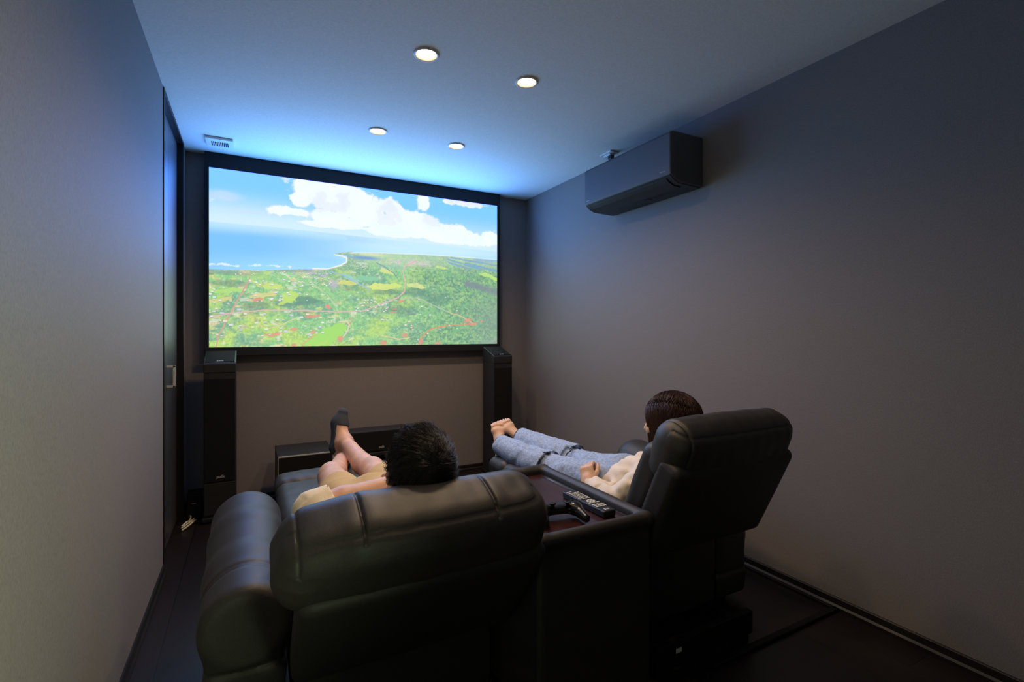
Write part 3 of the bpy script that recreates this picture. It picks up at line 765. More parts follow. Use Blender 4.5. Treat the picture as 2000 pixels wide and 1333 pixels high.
def recliner(x0, x1, ridge_y, ridge_z, ang, foot_y, pil, arm, label):
    """one recliner: seat, tilted back with head cushion, leg rest, one arm at its outer side"""
    xc = (x0 + x1) / 2; hw = (x1 - x0) / 2
    t = thing('recliner', label, 'recliner', (xc, 1.75, 0), 'black leather recliners')
    sa, ca = math.sin(ang), math.cos(ang)
    M = np.array([(1, 0, 0), (0, ca, sa), (0, -sa, ca)]).T      # columns: x, forward normal, up along the back
    M = np.stack([(1, 0, 0), (0, ca, sa), (0, -sa, ca)], 1)
    R = np.array((xc, ridge_y, ridge_z))
    # shell: hard back panel that the cushions sit in, with a soft ledge along its top
    L = .385
    V, Q = cushion((hw + .004, .052, L / 2), .030, .006, seed=3, crown=(0, .006, 0))
    shell = mk('back_shell', (local(V, R + M @ np.array((0, .050, -L / 2 + .012)), M), Q), M_shell, t)
    # inner back cushion
    V, Q = cushion((hw - .012, .062, L / 2 - .01), .045, .007, seams=[(0, -9, .006)], seed=4, crown=(0, .018, 0), wr=.0012)
    mk('back_cushion', (local(V, R + M @ np.array((0, .140, -L / 2 + .02)), M), Q), M_leather, t)
    # head cushion
    py, pz, pang, ph, pt, pw, seams, hs = pil
    a2 = pang; P = np.stack([(1, 0, 0), (0, math.cos(a2), math.sin(a2)), (0, -math.sin(a2), math.cos(a2))], 1)
    V, Q = cushion((pw, pt, ph), .074, .0032, seams=seams, hseam=hs, seed=5, taper=.045 if arm < 0 else .0, crown=(0, .012, .012), wr=.0009)
    # end panels of the cushion are gathered a little
    mk('headrest', (local(V, (pil_x(xc, arm), py, pz), P), Q), M_leather, t)
    # seat and leg rest
    V, Q = cushion((hw - .008, .42, .075), .05, .007, seams=[], seed=6, crown=(0, 0, .018), wr=.001)
    seat = mk('seat', (local(V, (xc, foot_y - .72, .425), np.eye(3)), Q), M_leather, t)
    V, Q = cushion((hw - .012, .165, .055), .045, .006, seed=7, crown=(0, 0, .012), wr=.001)
    lr = mk('leg_rest', (local(V, (xc, foot_y - .335, .443), np.eye(3)), Q), M_leather, t)
    V, Q = cushion((hw - .010, .098, .058), .05, .006, seed=8, crown=(0, 0, .012), wr=.001)
    mk('foot_pad', (local(V, (xc, foot_y - .10, .448), np.eye(3)), Q), M_leather, lr)
    # underside, mechanism and base
    b = MB().box(x0 + .02, x1 - .02, 1.47, 2.0, .05, .345)
    mk('base', b.vf(), M_leather, t, False, bevel=.015, seg=3)
    for xx in (x0 + .06, x1 - .06):
        m = MB().tube([(xx, 1.95, .22), (xx, foot_y - .48, .34), (xx, foot_y - .2, .39)], .012, 8)
        m.tube([(xx, 1.80, .34), (xx, foot_y - .62, .30), (xx, foot_y - .4, .385)], .012, 8)
        mk('mechanism', m.vf(), M_black, t)
    rail = MB().box(x0 + .05, x1 - .05, 1.27, 1.30, .03, .12).box(x0 + .06, x0 + .09, 1.28, 2.0, .0, .06).box(x1 - .09, x1 - .06, 1.28, 2.0, .0, .06)
    mk('floor_rail', rail.vf(), M_mould, t, False, bevel=.004)
    if arm > 0:
        s_ = mk('sticker', box(1.340, 1.368, 1.2685, 1.2705, .078, .093), M_white, t, False); s_['label'] = 'small white sticker'
    # arm: rolled top sloping down towards the rear
    ax0, ax1 = (x0 - .215, x0 + .004) if arm < 0 else (x1 - .004, x1 + .215)
    axc = (ax0 + ax1) / 2; ah = (ax1 - ax0) / 2
    F = Field((ax0 - .05, 1.42, .02), (ax1 + .05, 2.28, .68), .007)
    F.add(rb((axc, 1.835, .27), (ah - .012, .36, .235), .03))
    p = [(1.45, .428), (1.72, .455), (1.95, .487), (2.10, .503)]
    for (ya, za), (yb, zb) in zip(p[:-1], p[1:]):
        F.add(rc((axc, ya, za), (axc, yb, zb), ah + .004, ah + .008), .02)
    F.cut(rb((axc, 1.25, .3), (.3, .222, .6), .01), .035)
    x, y, z = F.grid()
    for ys, dep in ((1.60, .006), (1.615, .004)):
        F.F += (dep * np.exp(-((y - ys) / .006) ** 2) * (z > .36) + 0 * x).astype(np.float32)
    for zs in (.33, .15):
        F.F += (.006 * np.exp(-((z - zs) / .007) ** 2) * (y < 1.62) - .004 * np.exp(-((z - zs + .03) / .03) ** 2) * (y < 1.62) + 0 * x).astype(np.float32)
    F.wrinkle(.0004, 45, 9)
    mk('armrest', F.mesh(), M_leather, t)
    for k, yy in enumerate((1.55, 2.10)):
        mk('foot', MB().lathe([(.001, 0), (.022, 0), (.024, .042)], (axc, yy, 0), 16).vf(), M_black, t)
    return t

def pil_x(xc, arm): return xc + (-.022 if arm < 0 else .006)

recliner(.095, .730, 1.150, .609, math.radians(36.6), 2.80,
         (1.240, .707, math.radians(24), .100, .105, .352, [(-.160, .082, .0075), (.175, .082, .0075), (-.298, .03, .005)], .094), -1,
         'reclined black leather recliner in front, the man with dark hair lying in it')
recliner(1.205, 1.812, 1.1285, .763, math.radians(24.7), 2.60,
         (1.212, .812, math.radians(21), .118, .080, .309, [(-.262, .0, .005), (.258, .0, .005)], .096), 1,
         'taller black leather recliner by the right wall, the woman in jeans sitting in it')

# console between the seats, with a dark red wooden tray in its top
con = thing('console', 'black padded console with a dark red tray between the two recliners', 'console', (.967, 1.58, 0))
F = Field((.70, 1.17, .02), (1.24, 1.98, .67), .006)
F.add(rb((.967, 1.575, .32), (.222, .345, .29), .022))
F.add(rc((1.172, 1.245, .597), (1.172, 1.885, .597), .026, .026), .012)
F.add(rc((.764, 1.245, .597), (.764, 1.885, .597), .026, .026), .012)
F.add(rc((.764, 1.243, .600), (1.172, 1.243, .600), .022, .022), .012)
F.add(rc((.764, 1.895, .603), (1.172, 1.895, .603), .024, .024), .012)
F.cut(rb((.968, 1.570, .66), (.178, .298, .075), .008), .004)
F.wrinkle(.0007, 50, 12)
mk('body', F.mesh(), M_shell, con)
mk('tray', box(.786, 1.150, 1.268, 1.872, .578, .5925), M_tray, con, False, bevel=.001)
for xa in (1.1345, .795):
    mk('metal_strip', box(xa, xa + .0065, 1.283, 1.860, .592, .596), M_chrome, con, False)['label'] = 'thin bright metal strip'
mm = MB()
for k in range(9): mm.box(.985 + k * .0125, .992 + k * .0125, 1.283, 1.287, .592, .5929)
mk('lettering', mm.vf(), M_mark, con, False)
for i, (a, b2) in enumerate([(.80, 1.28), (1.13, 1.28), (.80, 1.87), (1.13, 1.87)]):
    mk('foot', MB().lathe([(.001, 0), (.022, 0), (.024, .034)], (a, b2, 0), 16).vf(), M_black, con)

# ---- remote control
rm = thing('remote_control', 'long black remote control with pale keys on the console tray', 'remote', (1.080, 1.44, .5925))
A = math.radians(1.5); RM = np.array([(math.cos(A), -math.sin(A), 0), (math.sin(A), math.cos(A), 0), (0, 0, 1)])
def rloc(V): return np.asarray(V) @ RM.T + np.array((1.080, 1.442, .5925))
V, Fc = box(-.0265, .0265, -.122, .122, .0006, .024); mk('case', (rloc(V), Fc), M_black, rm, False, bevel=.005, seg=3)
kb = MB()
def key(x, y, w, h): kb.box(x - w / 2, x + w / 2, y - h / 2, y + h / 2, .0235, .0262)
for r_ in range(8):
    for c_ in range(4): 
        if r_ == 0 and c_ > 1: continue
        key(-.018 + c_ * .012, .094 - r_ * .0112 + (.004 if r_ == 0 else 0), .0092, .0052 if r_ not in (1, 6) else .0068)
for k in range(8):
    a_ = 2 * PI * k / 8; key(.013 * math.cos(a_), -.018 + .013 * math.sin(a_), .0095, .0078)
key(0, -.018, .010, .010)
for c_ in (-.018, .018): key(c_, -.036, .011, .006)
key(0, -.040, .009, .005)
for r_ in range(3):
    for c_ in range(3): key(-.0165 + c_ * .0165, -.054 - r_ * .0105, .0125, .0068)
V, Fc = kb.vf(); mk('keys', (rloc(V), Fc), M_rubber, rm, False, bevel=.0008)['kind'] = 'stuff'
kb = MB(); kb.box(-.010, -.004, -.109, -.097, .0238, .0243); kb.box(.000, .003, -.109, -.097, .0238, .0243); kb.box(.006, .009, -.109, -.097, .0238, .0243)
V, Fc = kb.vf(); mk('marking', (rloc(V), Fc), M_mark, rm, False)

# ---- game controller
gp = thing('game_controller', 'black game controller with two grips on the console tray', 'game controller', (.935, 1.395, .5925))
A = math.radians(-14); GM = np.array([(math.cos(A), -math.sin(A), 0), (math.sin(A), math.cos(A), 0), (0, 0, 1)])
def gloc(V): return np.asarray(V) @ GM.T + np.array((.926, 1.40, .5925))
F = Field((-.1, -.1, -.005), (.1, .06, .07), .0022)
F.add(rb((0, .004, .030), (.058, .024, .015), .013))
for s in (-1, 1):
    F.add(ell((s * .054, .003, .031), (.029, .031, .019)), .012)
    F.add(rc((s * .060, -.006, .029), (s * .071, -.070, .019), .0205, .0145), .014)
    F.add(rc((s * .052, .030, .026), (s * .068, .026, .026), .009, .008), .006)
F.cut(rb((0, -.052, .03), (.026, .020, .05), .012), .008)
V, Q = F.mesh(); mk('body', (gloc(V), Q), M_gloss, gp)
for s in (-1, 1):
    V, Fc = MB().lathe([(.001, .0), (.0095, 0), (.0065, .004), (.0065, .010), (.0115, .012), (.0115, .0155), (.008, .0165), (.001, .0150)], (s * .027, -.017, .043), 24).vf()
    mk('thumbstick', (gloc(V), Fc), M_mould, gp)
V, Fc = box(-.026, .026, -.006, .026, .043, .0462); mk('touchpad', (gloc(V), Fc), M_black, gp, False, bevel=.002)
for (dx, dy) in ((0, .010), (0, -.010), (.010, 0), (-.010, 0)):
    V, Fc = MB().lathe([(.0048, 0), (.0048, .004), (.001, .0048)], (.055 + dx, .008 + dy, .048), 14).vf(); mk('button', (gloc(V), Fc), M_mould, gp)
V, Fc = MB().box(-.068, -.042, .0045, .0115, .048, .0515).box(-.0585, -.0515, -.005, .021, .048, .0515).vf(); mk('direction_pad', (gloc(V), Fc), M_mould, gp, False, bevel=.001)

# ------------------------------------------------------------------ people
def strands(P, r0, r1, nside=3):
    """P: (N, M, 3) hair paths -> tapered threads in one mesh"""
    N, Mn, _ = P.shape
    T = np.gradient(P, axis=1); T /= np.linalg.norm(T, axis=2, keepdims=True) + 1e-9
    ref = np.where(np.abs(T[..., 2:3]) < .8, np.array((0, 0, 1.0)), np.array((1.0, 0, 0)))
    U = np.cross(T, ref); U /= np.linalg.norm(U, axis=2, keepdims=True) + 1e-9
    W = np.cross(T, U)
    rad = np.linspace(r0, r1, Mn)[None, :, None, None]
    a = 2 * PI * np.arange(nside) / nside
    V = P[:, :, None, :] + rad * (np.cos(a)[None, None, :, None] * U[:, :, None, :] + np.sin(a)[None, None, :, None] * W[:, :, None, :])
    base = (np.arange(N) * Mn * nside)[:, None, None]
    i = np.arange(Mn - 1)[None, :, None] * nside; k = np.arange(nside)[None, None, :]; k2 = (k + 1) % nside
    F = np.stack([base + i + k, base + i + k2, base + i + nside + k2, base + i + nside + k], -1).reshape(-1, 4)
    return V.reshape(-1, 3), F

def head(F, C, M, k=.012, s=1.0, fem=False):
    """face and skull; M columns: right, forward, up"""
    M = np.array(M)
    def p(x, y, z): return np.array(C) + M @ (np.array((x, y, z)) * s)
    def E(c, r, kk=k): F.add(ell(p(*c), np.array(r) * s, M), kk)
    E((0, -.008, .022), (.076, .096, .090))
    E((0, .036, -.045), (.060, .062, .075), .03)
    E((0, .070, -.098), (.026, .024, .022), .025)
    for q in (-1, 1):
        E((q * .044, .060, -.030), (.026, .026, .026), .02)         # cheekbones
        F.add(rc(p(q * .012, .090, .024), p(q * .040, .080, .022), .009 * s, .008 * s), .012)   # brow
        F.cut(ell(p(q * .032, .096, .004), np.array((.017, .014, .011)) * s, M), .008)
        E((q * .032, .078, .003), (.015, .0125, .0125), .003)      # lids over the eyeballs
        F.add(rc(p(q * .076, .004, .008), p(q * .083, -.012, .006), .008 * s, .010 * s), .006)  # ears
        F.add(rc(p(q * .083, -.014, .008), p(q * .078, .004, -.030), .010 * s, .008 * s), .008)
        F.cut(ell(p(q * .090, -.001, -.006), np.array((.006, .008, .012)) * s, M), .004)
        E((q * .012, .096, -.040), (.008, .008, .007), .006)        # nostril wings
    F.add(rc(p(0, .090, .010), p(0, .112, -.034), .009 * s, .0115 * s), .008)
    F.add(rc(p(-.016, .091, -.0625), p(.016, .091, -.0625), .0065 * s, .0065 * s), .006)
    F.add(rc(p(-.014, .090, -.0735), p(.014, .090, -.0735), .0075 * s, .0075 * s), .006)
    F.cut(rc(p(-.022, .099, -.068), p(.022, .099, -.068), .0022, .0022), .003)
    return p

def hand(F, W, d, n, side=1, curl=.5, s=1.0):
    """palm and five bent fingers; W wrist, d direction of the hand, n back-of-hand normal, side = thumb side along d x n"""
    W = np.array(W, float); d = np.array(d, float); d /= np.linalg.norm(d)
    n = np.array(n, float); n -= d * (n @ d); n /= np.linalg.norm(n)
    t = np.cross(d, n) * side                                     # towards the thumb
    M = np.stack([t, d, n], 1)
    F.add(rb(W + d * .045 * s, np.array((.038, .048, .014)) * s, .013 * s, M), .012)
    F.add(rc(W - d * .02, W + d * .02, .026 * s, .027 * s), .015)
    for i, (off, ln, r) in enumerate([(.029, .078, .0088), (.0095, .086, .0090), (-.0100, .080, .0086), (-.028, .063, .0078)]):
        a = W + d * .088 * s + t * off * s
        dirv = d + t * (off * 2.0); dirv /= np.linalg.norm(dirv)
        ang = curl * (.8 + .12 * i); pts = [a - dirv * .018]; rs = [r * s * 1.05]
        pos = a.copy(); ca = 0
        for seg, fr in ((0, .46), (1, .30), (2, .24)):
            ca += ang * (1.0 if seg < 2 else .8)
            v = dirv * math.cos(ca) - n * math.sin(ca)
            pts.append(pos.copy()); rs.append(r * s)
            pos = pos + v * ln * fr * s
        pts.append(pos); rs.append(r * s * .85)
        for q in range(len(pts) - 1): F.add(rc(pts[q], pts[q + 1], rs[q], rs[q + 1]), .003)
    a = W + d * .022 * s + t * .030 * s
    b = a + (d * .70 + t * .40 - n * .42) * .045 * s; c = b + (d * .86 + t * .20 - n * .35) * .032 * s; e = c + (d * .9 - t * .05 - n * .4) * .026 * s
    for p0, p1, r0, r1 in ((a, b, .0145, .0115), (b, c, .0110, .0100), (c, e, .0100, .0080)): F.add(rc(p0, p1, r0 * s, r1 * s), .006)
    return M

# ---------------- man, lying back in the nearer recliner
man = thing('person', 'short-haired person in khaki shorts and dark socks lying back with crossed ankles', 'person', (.42, 1.9, .48))
HC = np.array((.430, 1.375, .828))
HM = frame((.0, .93, .36), (0, -.36, .93)); HS = 1.08
F = Field((-.02, 1.16, .36), (.80, 2.86, 1.10), .0055)
hp = head(F, HC, HM, s=HS)
nb = np.array((.405, 1.435, .680))
F.add(rc(HC + HM @ np.array((0, -.025, -.06)), nb, .054, .060), .03)
chain(F, [nb, (.40, 1.50, .605), (.405, 1.62, .560), (.412, 1.76, .545), (.42, 1.88, .560)], [.065, .10, .115, .118, .115], .06)
for q, sx in ((-1, .245), (1, .585)):
    F.add(rc((.405 + q * .05, 1.45, .650), (sx, 1.48, .615), .068, .058), .05)
    F.add(rc((.40 + q * .08, 1.56, .560), (.41 + q * .07, 1.75, .55), .09, .09), .05)
# left arm folded across the body, right arm along the side with the hand on the lap
LE, LW = np.array((.172, 1.62, .672)), np.array((.440, 1.690, .697))
chain(F, [(.245, 1.48, .610), LE], [.052, .043], .03)
chain(F, [LE, LE + (LW - LE) * .35, LW], [.046, .047, .034], .02)
hand(F, LW, (.9, .30, -.12), (.0, -.35, .93), side=-1, curl=.45)
RE, RW = np.array((.665, 1.64, .57)), np.array((.52, 1.80, .685))
chain(F, [(.585, 1.48, .615), RE], [.052, .043], .03)
chain(F, [RE, RE + (RW - RE) * .35, RW], [.042, .040, .029], .02)
hand(F, RW, (-.6, .75, .0), (-.1, .2, .95), side=1, curl=.45)
# legs: left straight on the leg rest, right crossed over it at the ankle
LK, LA = np.array((.313, 2.275, .590)), np.array((.432, 2.665, .578))
RK, RA = np.array((.492, 2.275, .592)), np.array((.432, 2.66, .652))
for hip, kn, an, kk in (((.325, 1.88, .565), LK, LA, -1), ((.52, 1.88, .565), RK, RA, 1)):
    hip = np.array(hip)
    chain(F, [hip, hip * .4 + kn * .6, kn], [.084, .068, .056], .03)
    F.add(ell(kn + np.array((0, .01, .022)), (.036, .042, .036)), .03)
    c1 = kn * .68 + an * .32 + np.array((.0, 0, -.014))
    chain(F, [kn, c1, kn * .25 + an * .75, an], [.052, .049, .036, .033], .012)
def foot_solid(F, heel, ball, toe, an, s=1.0, grow=0.0):
    heel, ball, toe, an = map(np.array, (heel, ball, toe, an))
    F.add(rc(an, heel, .036 * s + grow, .031 * s + grow), .025)
    F.add(rc(heel, ball, .030 * s + grow, .036 * s + grow), .02)
    F.add(rc(an, ball, .034 * s + grow, .026 * s + grow), .03)
    F.add(rc(ball, toe, .038 * s + grow, .024 * s + grow), .02)
RF = ((.398, 2.690, .622), (.420, 2.735, .742), (.436, 2.740, .792), RA)
LF = ((.440, 2.700, .552), (.447, 2.80, .60), (.450, 2.82, .645), LA)
for f_ in (RF, LF): foot_solid(F, *f_)
for an in (LA, RA):
    for q in (-1, 1): F.add(ell(an + np.array((q * .030, .0, .004)), (.014, .016, .016)), .014)
V, Q = F.mesh(); mk('body', (V, Q), M_skin, man)
# socks: low cut, open over the instep
for f_, d_ in ((RF, 1), (LF, 1)):
    G = Field(np.min(np.array(f_), 0) - .08, np.max(np.array(f_), 0) + .08, .0045)
    foot_solid(G, *f_, grow=.0035)
    an = np.array(f_[3]); heel = np.array(f_[0]); toe = np.array(f_[2]); ball = np.array(f_[1])
    up = toe - heel; up /= np.linalg.norm(up)
    n_ = an - (heel * .42 + ball * .58); n_ -= up * (n_ @ up); n_ /= np.linalg.norm(n_)      # from the sole up to the leg
    x, y, z = G.grid()
    A_ = (x - heel[0]) * n_[0] + (y - heel[1]) * n_[1] + (z - heel[2]) * n_[2] - .010
    B_ = .112 - ((x - heel[0]) * up[0] + (y - heel[1]) * up[1] + (z - heel[2]) * up[2])
    o_ = np.minimum(A_ - .10 * B_, B_)
    G.F[...] = np.maximum(G.F, o_.astype(np.float32))
    V, Q = G.mesh(); mk('sock', (V, Q), M_sock, man)
# shorts
G = Field((.16, 1.66, .36), (.70, 2.32, .78), .0055)
chain(G, [(.41, 1.70, .55), (.42, 1.80, .55), (.42, 1.90, .562)], [.122, .125, .125], .04)
for q, hip, kn in ((-1, (.325, 1.88, .565), LK), (1, (.52, 1.88, .565), RK)):
    hip = np.array(hip); e = hip * (.46 if q < 0 else .36) + kn * (.54 if q < 0 else .64)
    G.add(rc(hip + np.array((0, -.03, 0)), hip * .75 + kn * .25, .104, .092), .025)
    G.add(cyl(hip * .75 + kn * .25, e, .092, .083), .008)
    G.cut(cyl(e - (kn - hip) * .03, e + (kn - hip) * .1, .066, .066), .004)
G.wrinkle(.0022, 42, 31, 7, (1.2, .7, 1))
V, Q = G.mesh(); mk('shorts', (V, Q), M_khaki, man)
# shirt with loose half sleeves
G = Field((-.02, 1.30, .42), (.82, 1.90, .90), .0055)
chain(G, [(.405, 1.45, .655), (.402, 1.50, .612), (.405, 1.62, .563), (.412, 1.76, .548), (.415, 1.83, .55)], [.078, .112, .125, .127, .126], .06)
for q, sx, el in ((-1, .245, LE), (1, .585, RE)):
    G.add(rc((.405 + q * .06, 1.45, .655), (sx, 1.48, .620), .075, .072), .05)
    G.add(rc((.40 + q * .08, 1.56, .565), (.41 + q * .07, 1.75, .553), .100, .101), .05)
    sh = np.array((sx, 1.48, .620)); el = np.array(el)
    G.add(cyl(sh, sh * .04 + el * .96, .066, .066), .025)
# the left sleeve is long enough to fold round the elbow
fd = (LW - LE) / np.linalg.norm(LW - LE)
G.add(rc(LE + (-.0, -.01, .0), LE + np.array((-.004, .0, .006)), .055, .055), .02)
G.add(cyl(LE - fd * .02, LE + fd * .050, .060, .070), .012)
G.cut(cyl(LE + fd * .036, LE + fd * .12, .046, .048), .004)
G.cut(rc(nb + np.array((0, -.02, .07)), nb + np.array((0, .02, .0)), .062, .062), .01)
G.wrinkle(.003, 46, 33, 8, (1, 1, .8))
V, Q = G.mesh(); mk('shirt', (V, Q), M_cream, man)
# hair: short, thick, growing out of a whorl at the back of the crown
cap = Field(HC - .19, HC + .19, .005)
cap.add(ell(hp(0, -.012, .026), (.088, .109, .102), HM))
cap.cut(rb(hp(0, .105, -.05), (.10, .075, .085), .03, HM), .02)
cap.cut(rb(hp(0, .0, -.145), (.12, .16, .10), .01, HM), .02)
cap.wrinkle(.0022, 110, 41)
hairo = mk('hair', cap.mesh(), M_hair, man)
r = np.random.default_rng(5); pts = []
while len(pts) < 11000:
    d = r.normal(size=3); d /= np.linalg.norm(d)
    if d[2] < -.62 or (d[1] > .45 and d[2] < .30) or (d[1] > .15 and d[2] < -.1): continue
    pts.append(d)
D = np.array(pts)
root = np.array((0, -.012, .026)) + D * np.array((.084, .104, .098))
nrm = D / np.array((.081, .100, .094)); nrm /= np.linalg.norm(nrm, axis=1, keepdims=True)
wh = np.array((.02, -.80, .55)); wh /= np.linalg.norm(wh)           # whorl
away = D - wh * (D @ wh)[:, None]; away -= nrm * np.sum(away * nrm, 1, keepdims=True); away /= np.linalg.norm(away, axis=1, keepdims=True) + 1e-6
swirl = np.cross(nrm, away)
dirv = away * .9 + swirl * .45 + r.normal(size=D.shape) * .12 + .35 * np.sin(D @ r.normal(size=(3, 3)) * 14 + 1)
Ln = r.uniform(.018, .036, len(D))[:, None]
lift = r.uniform(.35, .70, len(D))[:, None]
ts = np.linspace(0, 1, 6)
P = np.stack([root + Ln * (t * dirv * .85 + nrm * (lift * t * .55 - .30 * t * t)) - np.array((0, 0, 1)) * .004 * t * t for t in ts], 1)
P = P * HS @ HM.T + HC
mk('hair_strands', strands(P, .0006, .0002), M_hair, hairo)
for q in (-1, 1):
    V, Fc = MB().lathe([(.0001, -.011), (.008, -.0075), (.011, 0), (.008, .0075), (.0001, .011)], (0, 0, 0), 16).vf()
    mk('eye', (V + hp(q * .032, .0815, .002), Fc), M_eye, man)

# ---------------- woman, sitting up in the farther recliner
wom = thing('person', 'long-haired person in ecru blouse and ripped blue jeans with bare feet up', 'person', (1.48, 1.8, .48))
WC = np.array((1.458, 1.405, .872))
WM = frame((-.32, .93, -.04), (.02, .06, 1))
F = Field((1.10, 1.22, .36), (1.84, 2.76, 1.06), .005)
wp = head(F, WC, WM, s=.96, fem=True)
wn = np.array((1.475, 1.425, .715))
F.add(rc(WC + WM @ np.array((0, -.02, -.06)), wn, .044, .047), .03)
chain(F, [wn, (1.478, 1.48, .635), (1.48, 1.58, .570), (1.482, 1.68, .55), (1.485, 1.78, .535)], [.055, .085, .095, .092, .098], .05)
LS, RS = np.array((1.345, 1.465, .622)), np.array((1.615, 1.465, .622))
for q, sh in ((-1, LS), (1, RS)):
    F.add(rc((1.475 + q * .04, 1.44, .655), sh, .055, .046), .04)
    F.add(ell((1.48 + q * .055, 1.60, .615), (.055, .055, .05)), .03)
LE2, LW2 = np.array((1.262, 1.53, .545)), np.array((1.288, 1.715, .572))
RE2, RW2 = np.array((1.700, 1.57, .560)), np.array((1.505, 1.730, .620))
chain(F, [LS, LE2], [.042, .035], .02); chain(F, [LE2, LE2 * .6 + LW2 * .4, LW2], [.035, .034, .025], .02)
chain(F, [RS, RE2], [.042, .035], .02); chain(F, [RE2, RE2 * .6 + RW2 * .4, RW2], [.035, .033, .024], .02)
hand(F, LW2, (.22, .50, .84), (-.80, -.50, .25), side=1, curl=1.0, s=.82)
hand(F, RW2, (-.85, .52, -.14), (.1, .1, .98), side=1, curl=.35, s=.88)
wlegs = (((1.41, 1.78, .545), np.array((1.372, 2.18, .515)), np.array((1.302, 2.565, .558))), ((1.56, 1.78, .545), np.array((1.535, 2.18, .530)), np.array((1.430, 2.565, .588))))
for hip, kn, an in wlegs:
    hip = np.array(hip)
    chain(F, [hip, hip * .4 + kn * .6, kn], [.082, .062, .050], .03)
    chain(F, [kn, kn * .7 + an * .3 + (0, 0, -.012), kn * .25 + an * .75, an], [.048, .046, .032, .028], .03)
def bare_foot(F, an, up, sole, side, s=.96):
    """foot pointing up along 'up'; 'sole' points away from the leg; side: +1 big toe towards +x"""
    an = np.array(an); up = np.array(up, float); up /= np.linalg.norm(up); sole = np.array(sole, float); sole -= up * (sole @ up); sole /= np.linalg.norm(sole)
    t = np.cross(up, sole); t = t * (1 if t[0] * side > 0 else -1)     # towards the big toe
    heel = an - up * .052 * s + sole * .030 * s
    F.add(rc(an, heel, .032 * s, .030 * s), .02)
    ball = an + up * .105 * s + sole * .042 * s
    F.add(rc(an, ball + t * .014 * s, .031 * s, .020 * s), .025)
    F.add(rc(heel, ball - t * .016 * s, .029 * s, .020 * s), .025)
    F.add(rc(ball + t * .022 * s, ball - t * .026 * s, .0205 * s, .0165 * s), .02)
    for i, (o, l, r_) in enumerate([(.027, .052, .0122), (.0072, .050, .0080), (-.0085, .046, .0078), (-.0235, .040, .0075), (-.037, .032, .0072)]):
        b0 = ball + t * o * s + up * .008; b1 = b0 + up * l * s * .6 - sole * .007 * s; b2 = b0 + up * l * s + sole * .004 * s
        F.add(rc(b0, b1, r_ * s, r_ * s), .002); F.add(rc(b1, b2, r_ * s, r_ * s * .9), .001)
    for q in (-1, 1): F.add(ell(an + t * q * .026, (.012, .012, .012)), .012)
bare_foot(F, wlegs[0][2], (.10, .42, .90), (.05, .95, -.2), 1)
bare_foot(F, wlegs[1][2], (-.52, .40, .76), (-.05, .95, -.2), -1)
V, Q = F.mesh(); mk('body', (V, Q), M_skin2, wom)
# jeans, torn across the knees: loose lower legs start at a ragged edge
G = Field((1.20, 1.66, .38), (1.74, 2.60, .70), .005)
chain(G, [(1.482, 1.70, .575), (1.485, 1.79, .548)], [.104, .106], .03)
for (hip, kn, an) in wlegs:
    hip = np.array(hip)
    G.add(rc(hip, hip * .45 + kn * .55, .093, .074), .03)
    G.add(rc(hip * .45 + kn * .55, kn + (an - kn) * .12, .074, .064), .02)
    a = kn - (an - kn) * .02 + np.array((0, 0, .002)); e = kn * -.02 + an * 1.02
    G.add(cyl(a, kn * .6 + an * .4, .090, .076)); G.add(cyl(kn * .62 + an * .38, e, .076, .064), .01)
    G.cut(cyl(e - (an - kn) * .05, e + (an - kn) * .1, .053, .053), .003)
    ax = (an - kn) / np.linalg.norm(an - kn)
    G.cut(cyl(a - ax * .03, a + ax * .035, .079, .0765), .002)
    G.add(rc(hip * .3 + kn * .7, kn + (an - kn) * .2, .062, .060), .004)
G.wrinkle(.0034, 50, 51, 8, (1.3, .7, 1)); G.wrinkle(.0014, 140, 52, 6)
jo = mk('jeans', G.mesh(), M_denim, wom)
for (hip, kn, an) in wlegs:      # dark torn edge and hem stitching
    ax = (an - kn) / np.linalg.norm(an - kn); a = kn - ax * .008; ux = np.cross(ax, (0, 0, 1.)); ux /= np.linalg.norm(ux); uz = np.cross(ux, ax)
    ring = [a + ax * (.006 * math.sin(5 * t) + .004 * math.sin(11 * t)) + (.0880 + .0015 * math.sin(7 * t)) * (math.cos(t) * ux + math.sin(t) * uz) for t in np.linspace(-.7, PI + .7, 40)]
    hc = kn * -.02 + an * 1.02 - ax * .004
    mk('hem', MB().tube([hc + .0645 * (math.cos(t) * ux + math.sin(t) * uz) for t in np.linspace(-.8, PI + .8, 36)], .0024, 6).vf(), M_denimdark, jo)
    mk('torn_edge', MB().tube(ring, [.0034 + .0012 * math.sin(3.1 * i) for i in range(40)], 6).vf(), M_denimdark, jo)
# blouse
G = Field((1.14, 1.30, .42), (1.80, 1.90, .86), .005)
chain(G, [(1.476, 1.44, .675), (1.478, 1.50, .630), (1.48, 1.60, .570), (1.482, 1.68, .545), (1.484, 1.74, .530)], [.068, .100, .106, .104, .100], .05)
for q, sh, el, wr in ((-1, LS, LE2, LW2), (1, RS, RE2, RW2)):
    G.add(rc((1.475 + q * .05, 1.445, .655), sh, .060, .056), .04)
    G.add(ell((1.48 + q * .055, 1.60, .618), (.064, .064, .058)), .03)
    G.add(rc(sh, el, .056, .054), .03)
    G.add(rc(el, el * .55 + wr * .45, .054, .054), .02)
    wd = (wr - el) / np.linalg.norm(wr - el)
    G.add(cyl(el * .6 + wr * .4, wr - wd * .030, .054, .043), .012)
    G.cut(cyl(wr - wd * .040, wr + wd * .03, .031, .031), .003)
G.add(rc((1.42, 1.60, .585), (1.42, 1.69, .552), .070, .058), .04)
G.cut(rc(wn + np.array((0, -.01, .06)), wn + np.array((0, .03, -.005)), .052, .052), .01)
G.wrinkle(.0046, 72, 61, 10, (1.4, .8, .6)); G.wrinkle(.0016, 110, 62, 6)
mk('blouse', G.mesh(), M_blouse, wom)
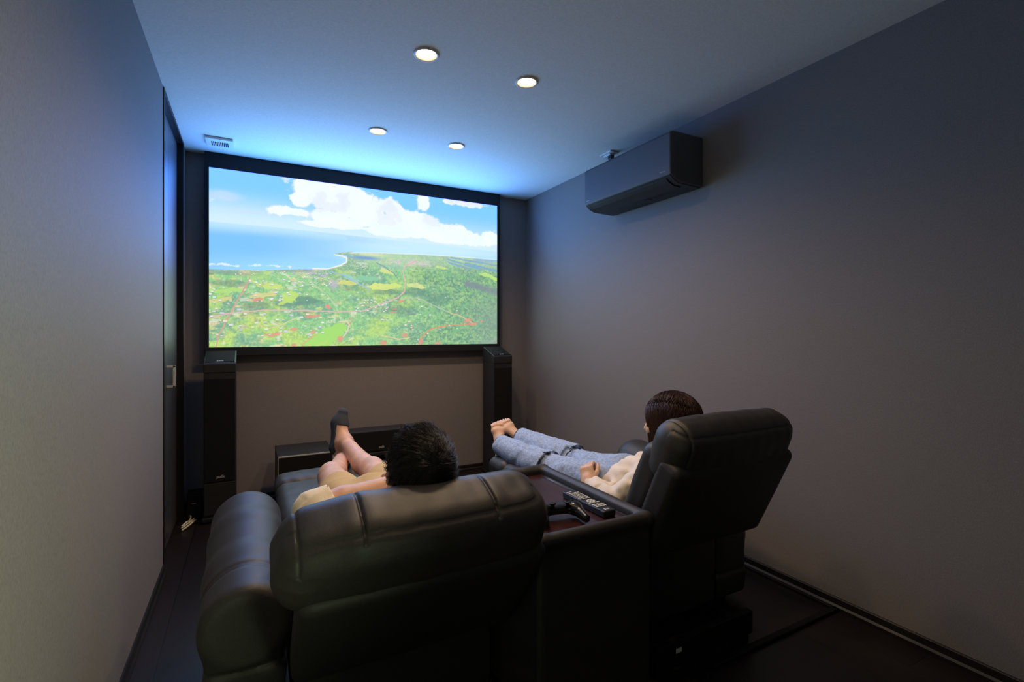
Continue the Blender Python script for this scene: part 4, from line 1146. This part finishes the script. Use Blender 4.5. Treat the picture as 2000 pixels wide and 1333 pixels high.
# long straight hair with a side parting
ER = np.array((.083, .104, .099)) * .99; EC = np.array((0, -.008, .022))
cap = Field(WC - .19, WC + .19, .005)
cap.add(ell(wp(0, -.010, .022), (.080, .101, .096), WM))
cap.cut(rb(wp(0, .100, -.06), (.062, .075, .090), .03, WM), .015)
cap.add(rc(wp(-.055, -.04, .0), wp(-.055, -.05, -.16), .026, .022), .02)
cap.add(rc(wp(.055, -.04, .0), wp(.055, -.05, -.16), .026, .022), .02)
cap.add(rc(wp(0, -.065, .0), wp(0, -.070, -.16), .034, .028), .02)
hw = mk('hair', cap.mesh(), M_hair2, wom)
r = np.random.default_rng(9); N = 6500
phi = r.uniform(math.radians(38), math.radians(322), N)             # 0 = straight ahead
lay = r.uniform(.0, .010, N)
endz = r.uniform(-.24, -.17, N)
P = np.zeros((N, 14, 3))
tx, ty = np.sin(phi), np.cos(phi)
y0 = np.clip(ty * .85, -.55, .72) + r.normal(0, .05, N); x0 = np.where(tx > 0, .04, .01) + r.normal(0, .02, N)
s_v = np.stack([x0, y0, np.sqrt(np.clip(1 - x0 ** 2 - y0 ** 2, .02, 1))], 1); e_v = np.stack([tx, ty, np.full(N, -.05)], 1)
e_v /= np.linalg.norm(e_v, axis=1, keepdims=True); om = np.arccos(np.clip((s_v * e_v).sum(1), -1, 1))[:, None]
t0 = np.where(r.random(N) < .35, 0.0, r.uniform(0, .7, N))
for j in range(14):
    if j <= 8:
        t = (t0 + (1 - t0) * j / 8.0)[:, None]
        q = (np.sin((1 - t) * om) * s_v + np.sin(t * om) * e_v) / np.sin(om)
        P[:, j] = q * (ER + lay[:, None] * np.minimum(1, .35 + t)) + EC
    else:
        s_ = (j - 8) / 5.0
        X = (ER[0] + lay) * tx * (1 - .10 * s_); Y = (ER[1] + lay) * ty * (1 - .12 * s_) - .018 * s_ + EC[1]
        z0 = EC[2] - .05 * ER[2]
        P[:, j] = np.stack([X + .003 * np.sin(5 * phi + 3 * s_), Y, z0 + (endz - z0) * s_], 1)
P += r.normal(0, .0012, P.shape)
P = P @ WM.T + WC
mk('hair_strands', strands(P, .0008, .0004), M_hair2, hw)
for q in (-1, 1):
    V, Fc = MB().lathe([(.0001, -.010), (.0075, -.007), (.0105, 0), (.0075, .007), (.0001, .010)], (0, 0, 0), 16).vf()
    mk('eye', (V + wp(q * .032, .0815, .002), Fc), M_eye, wom)
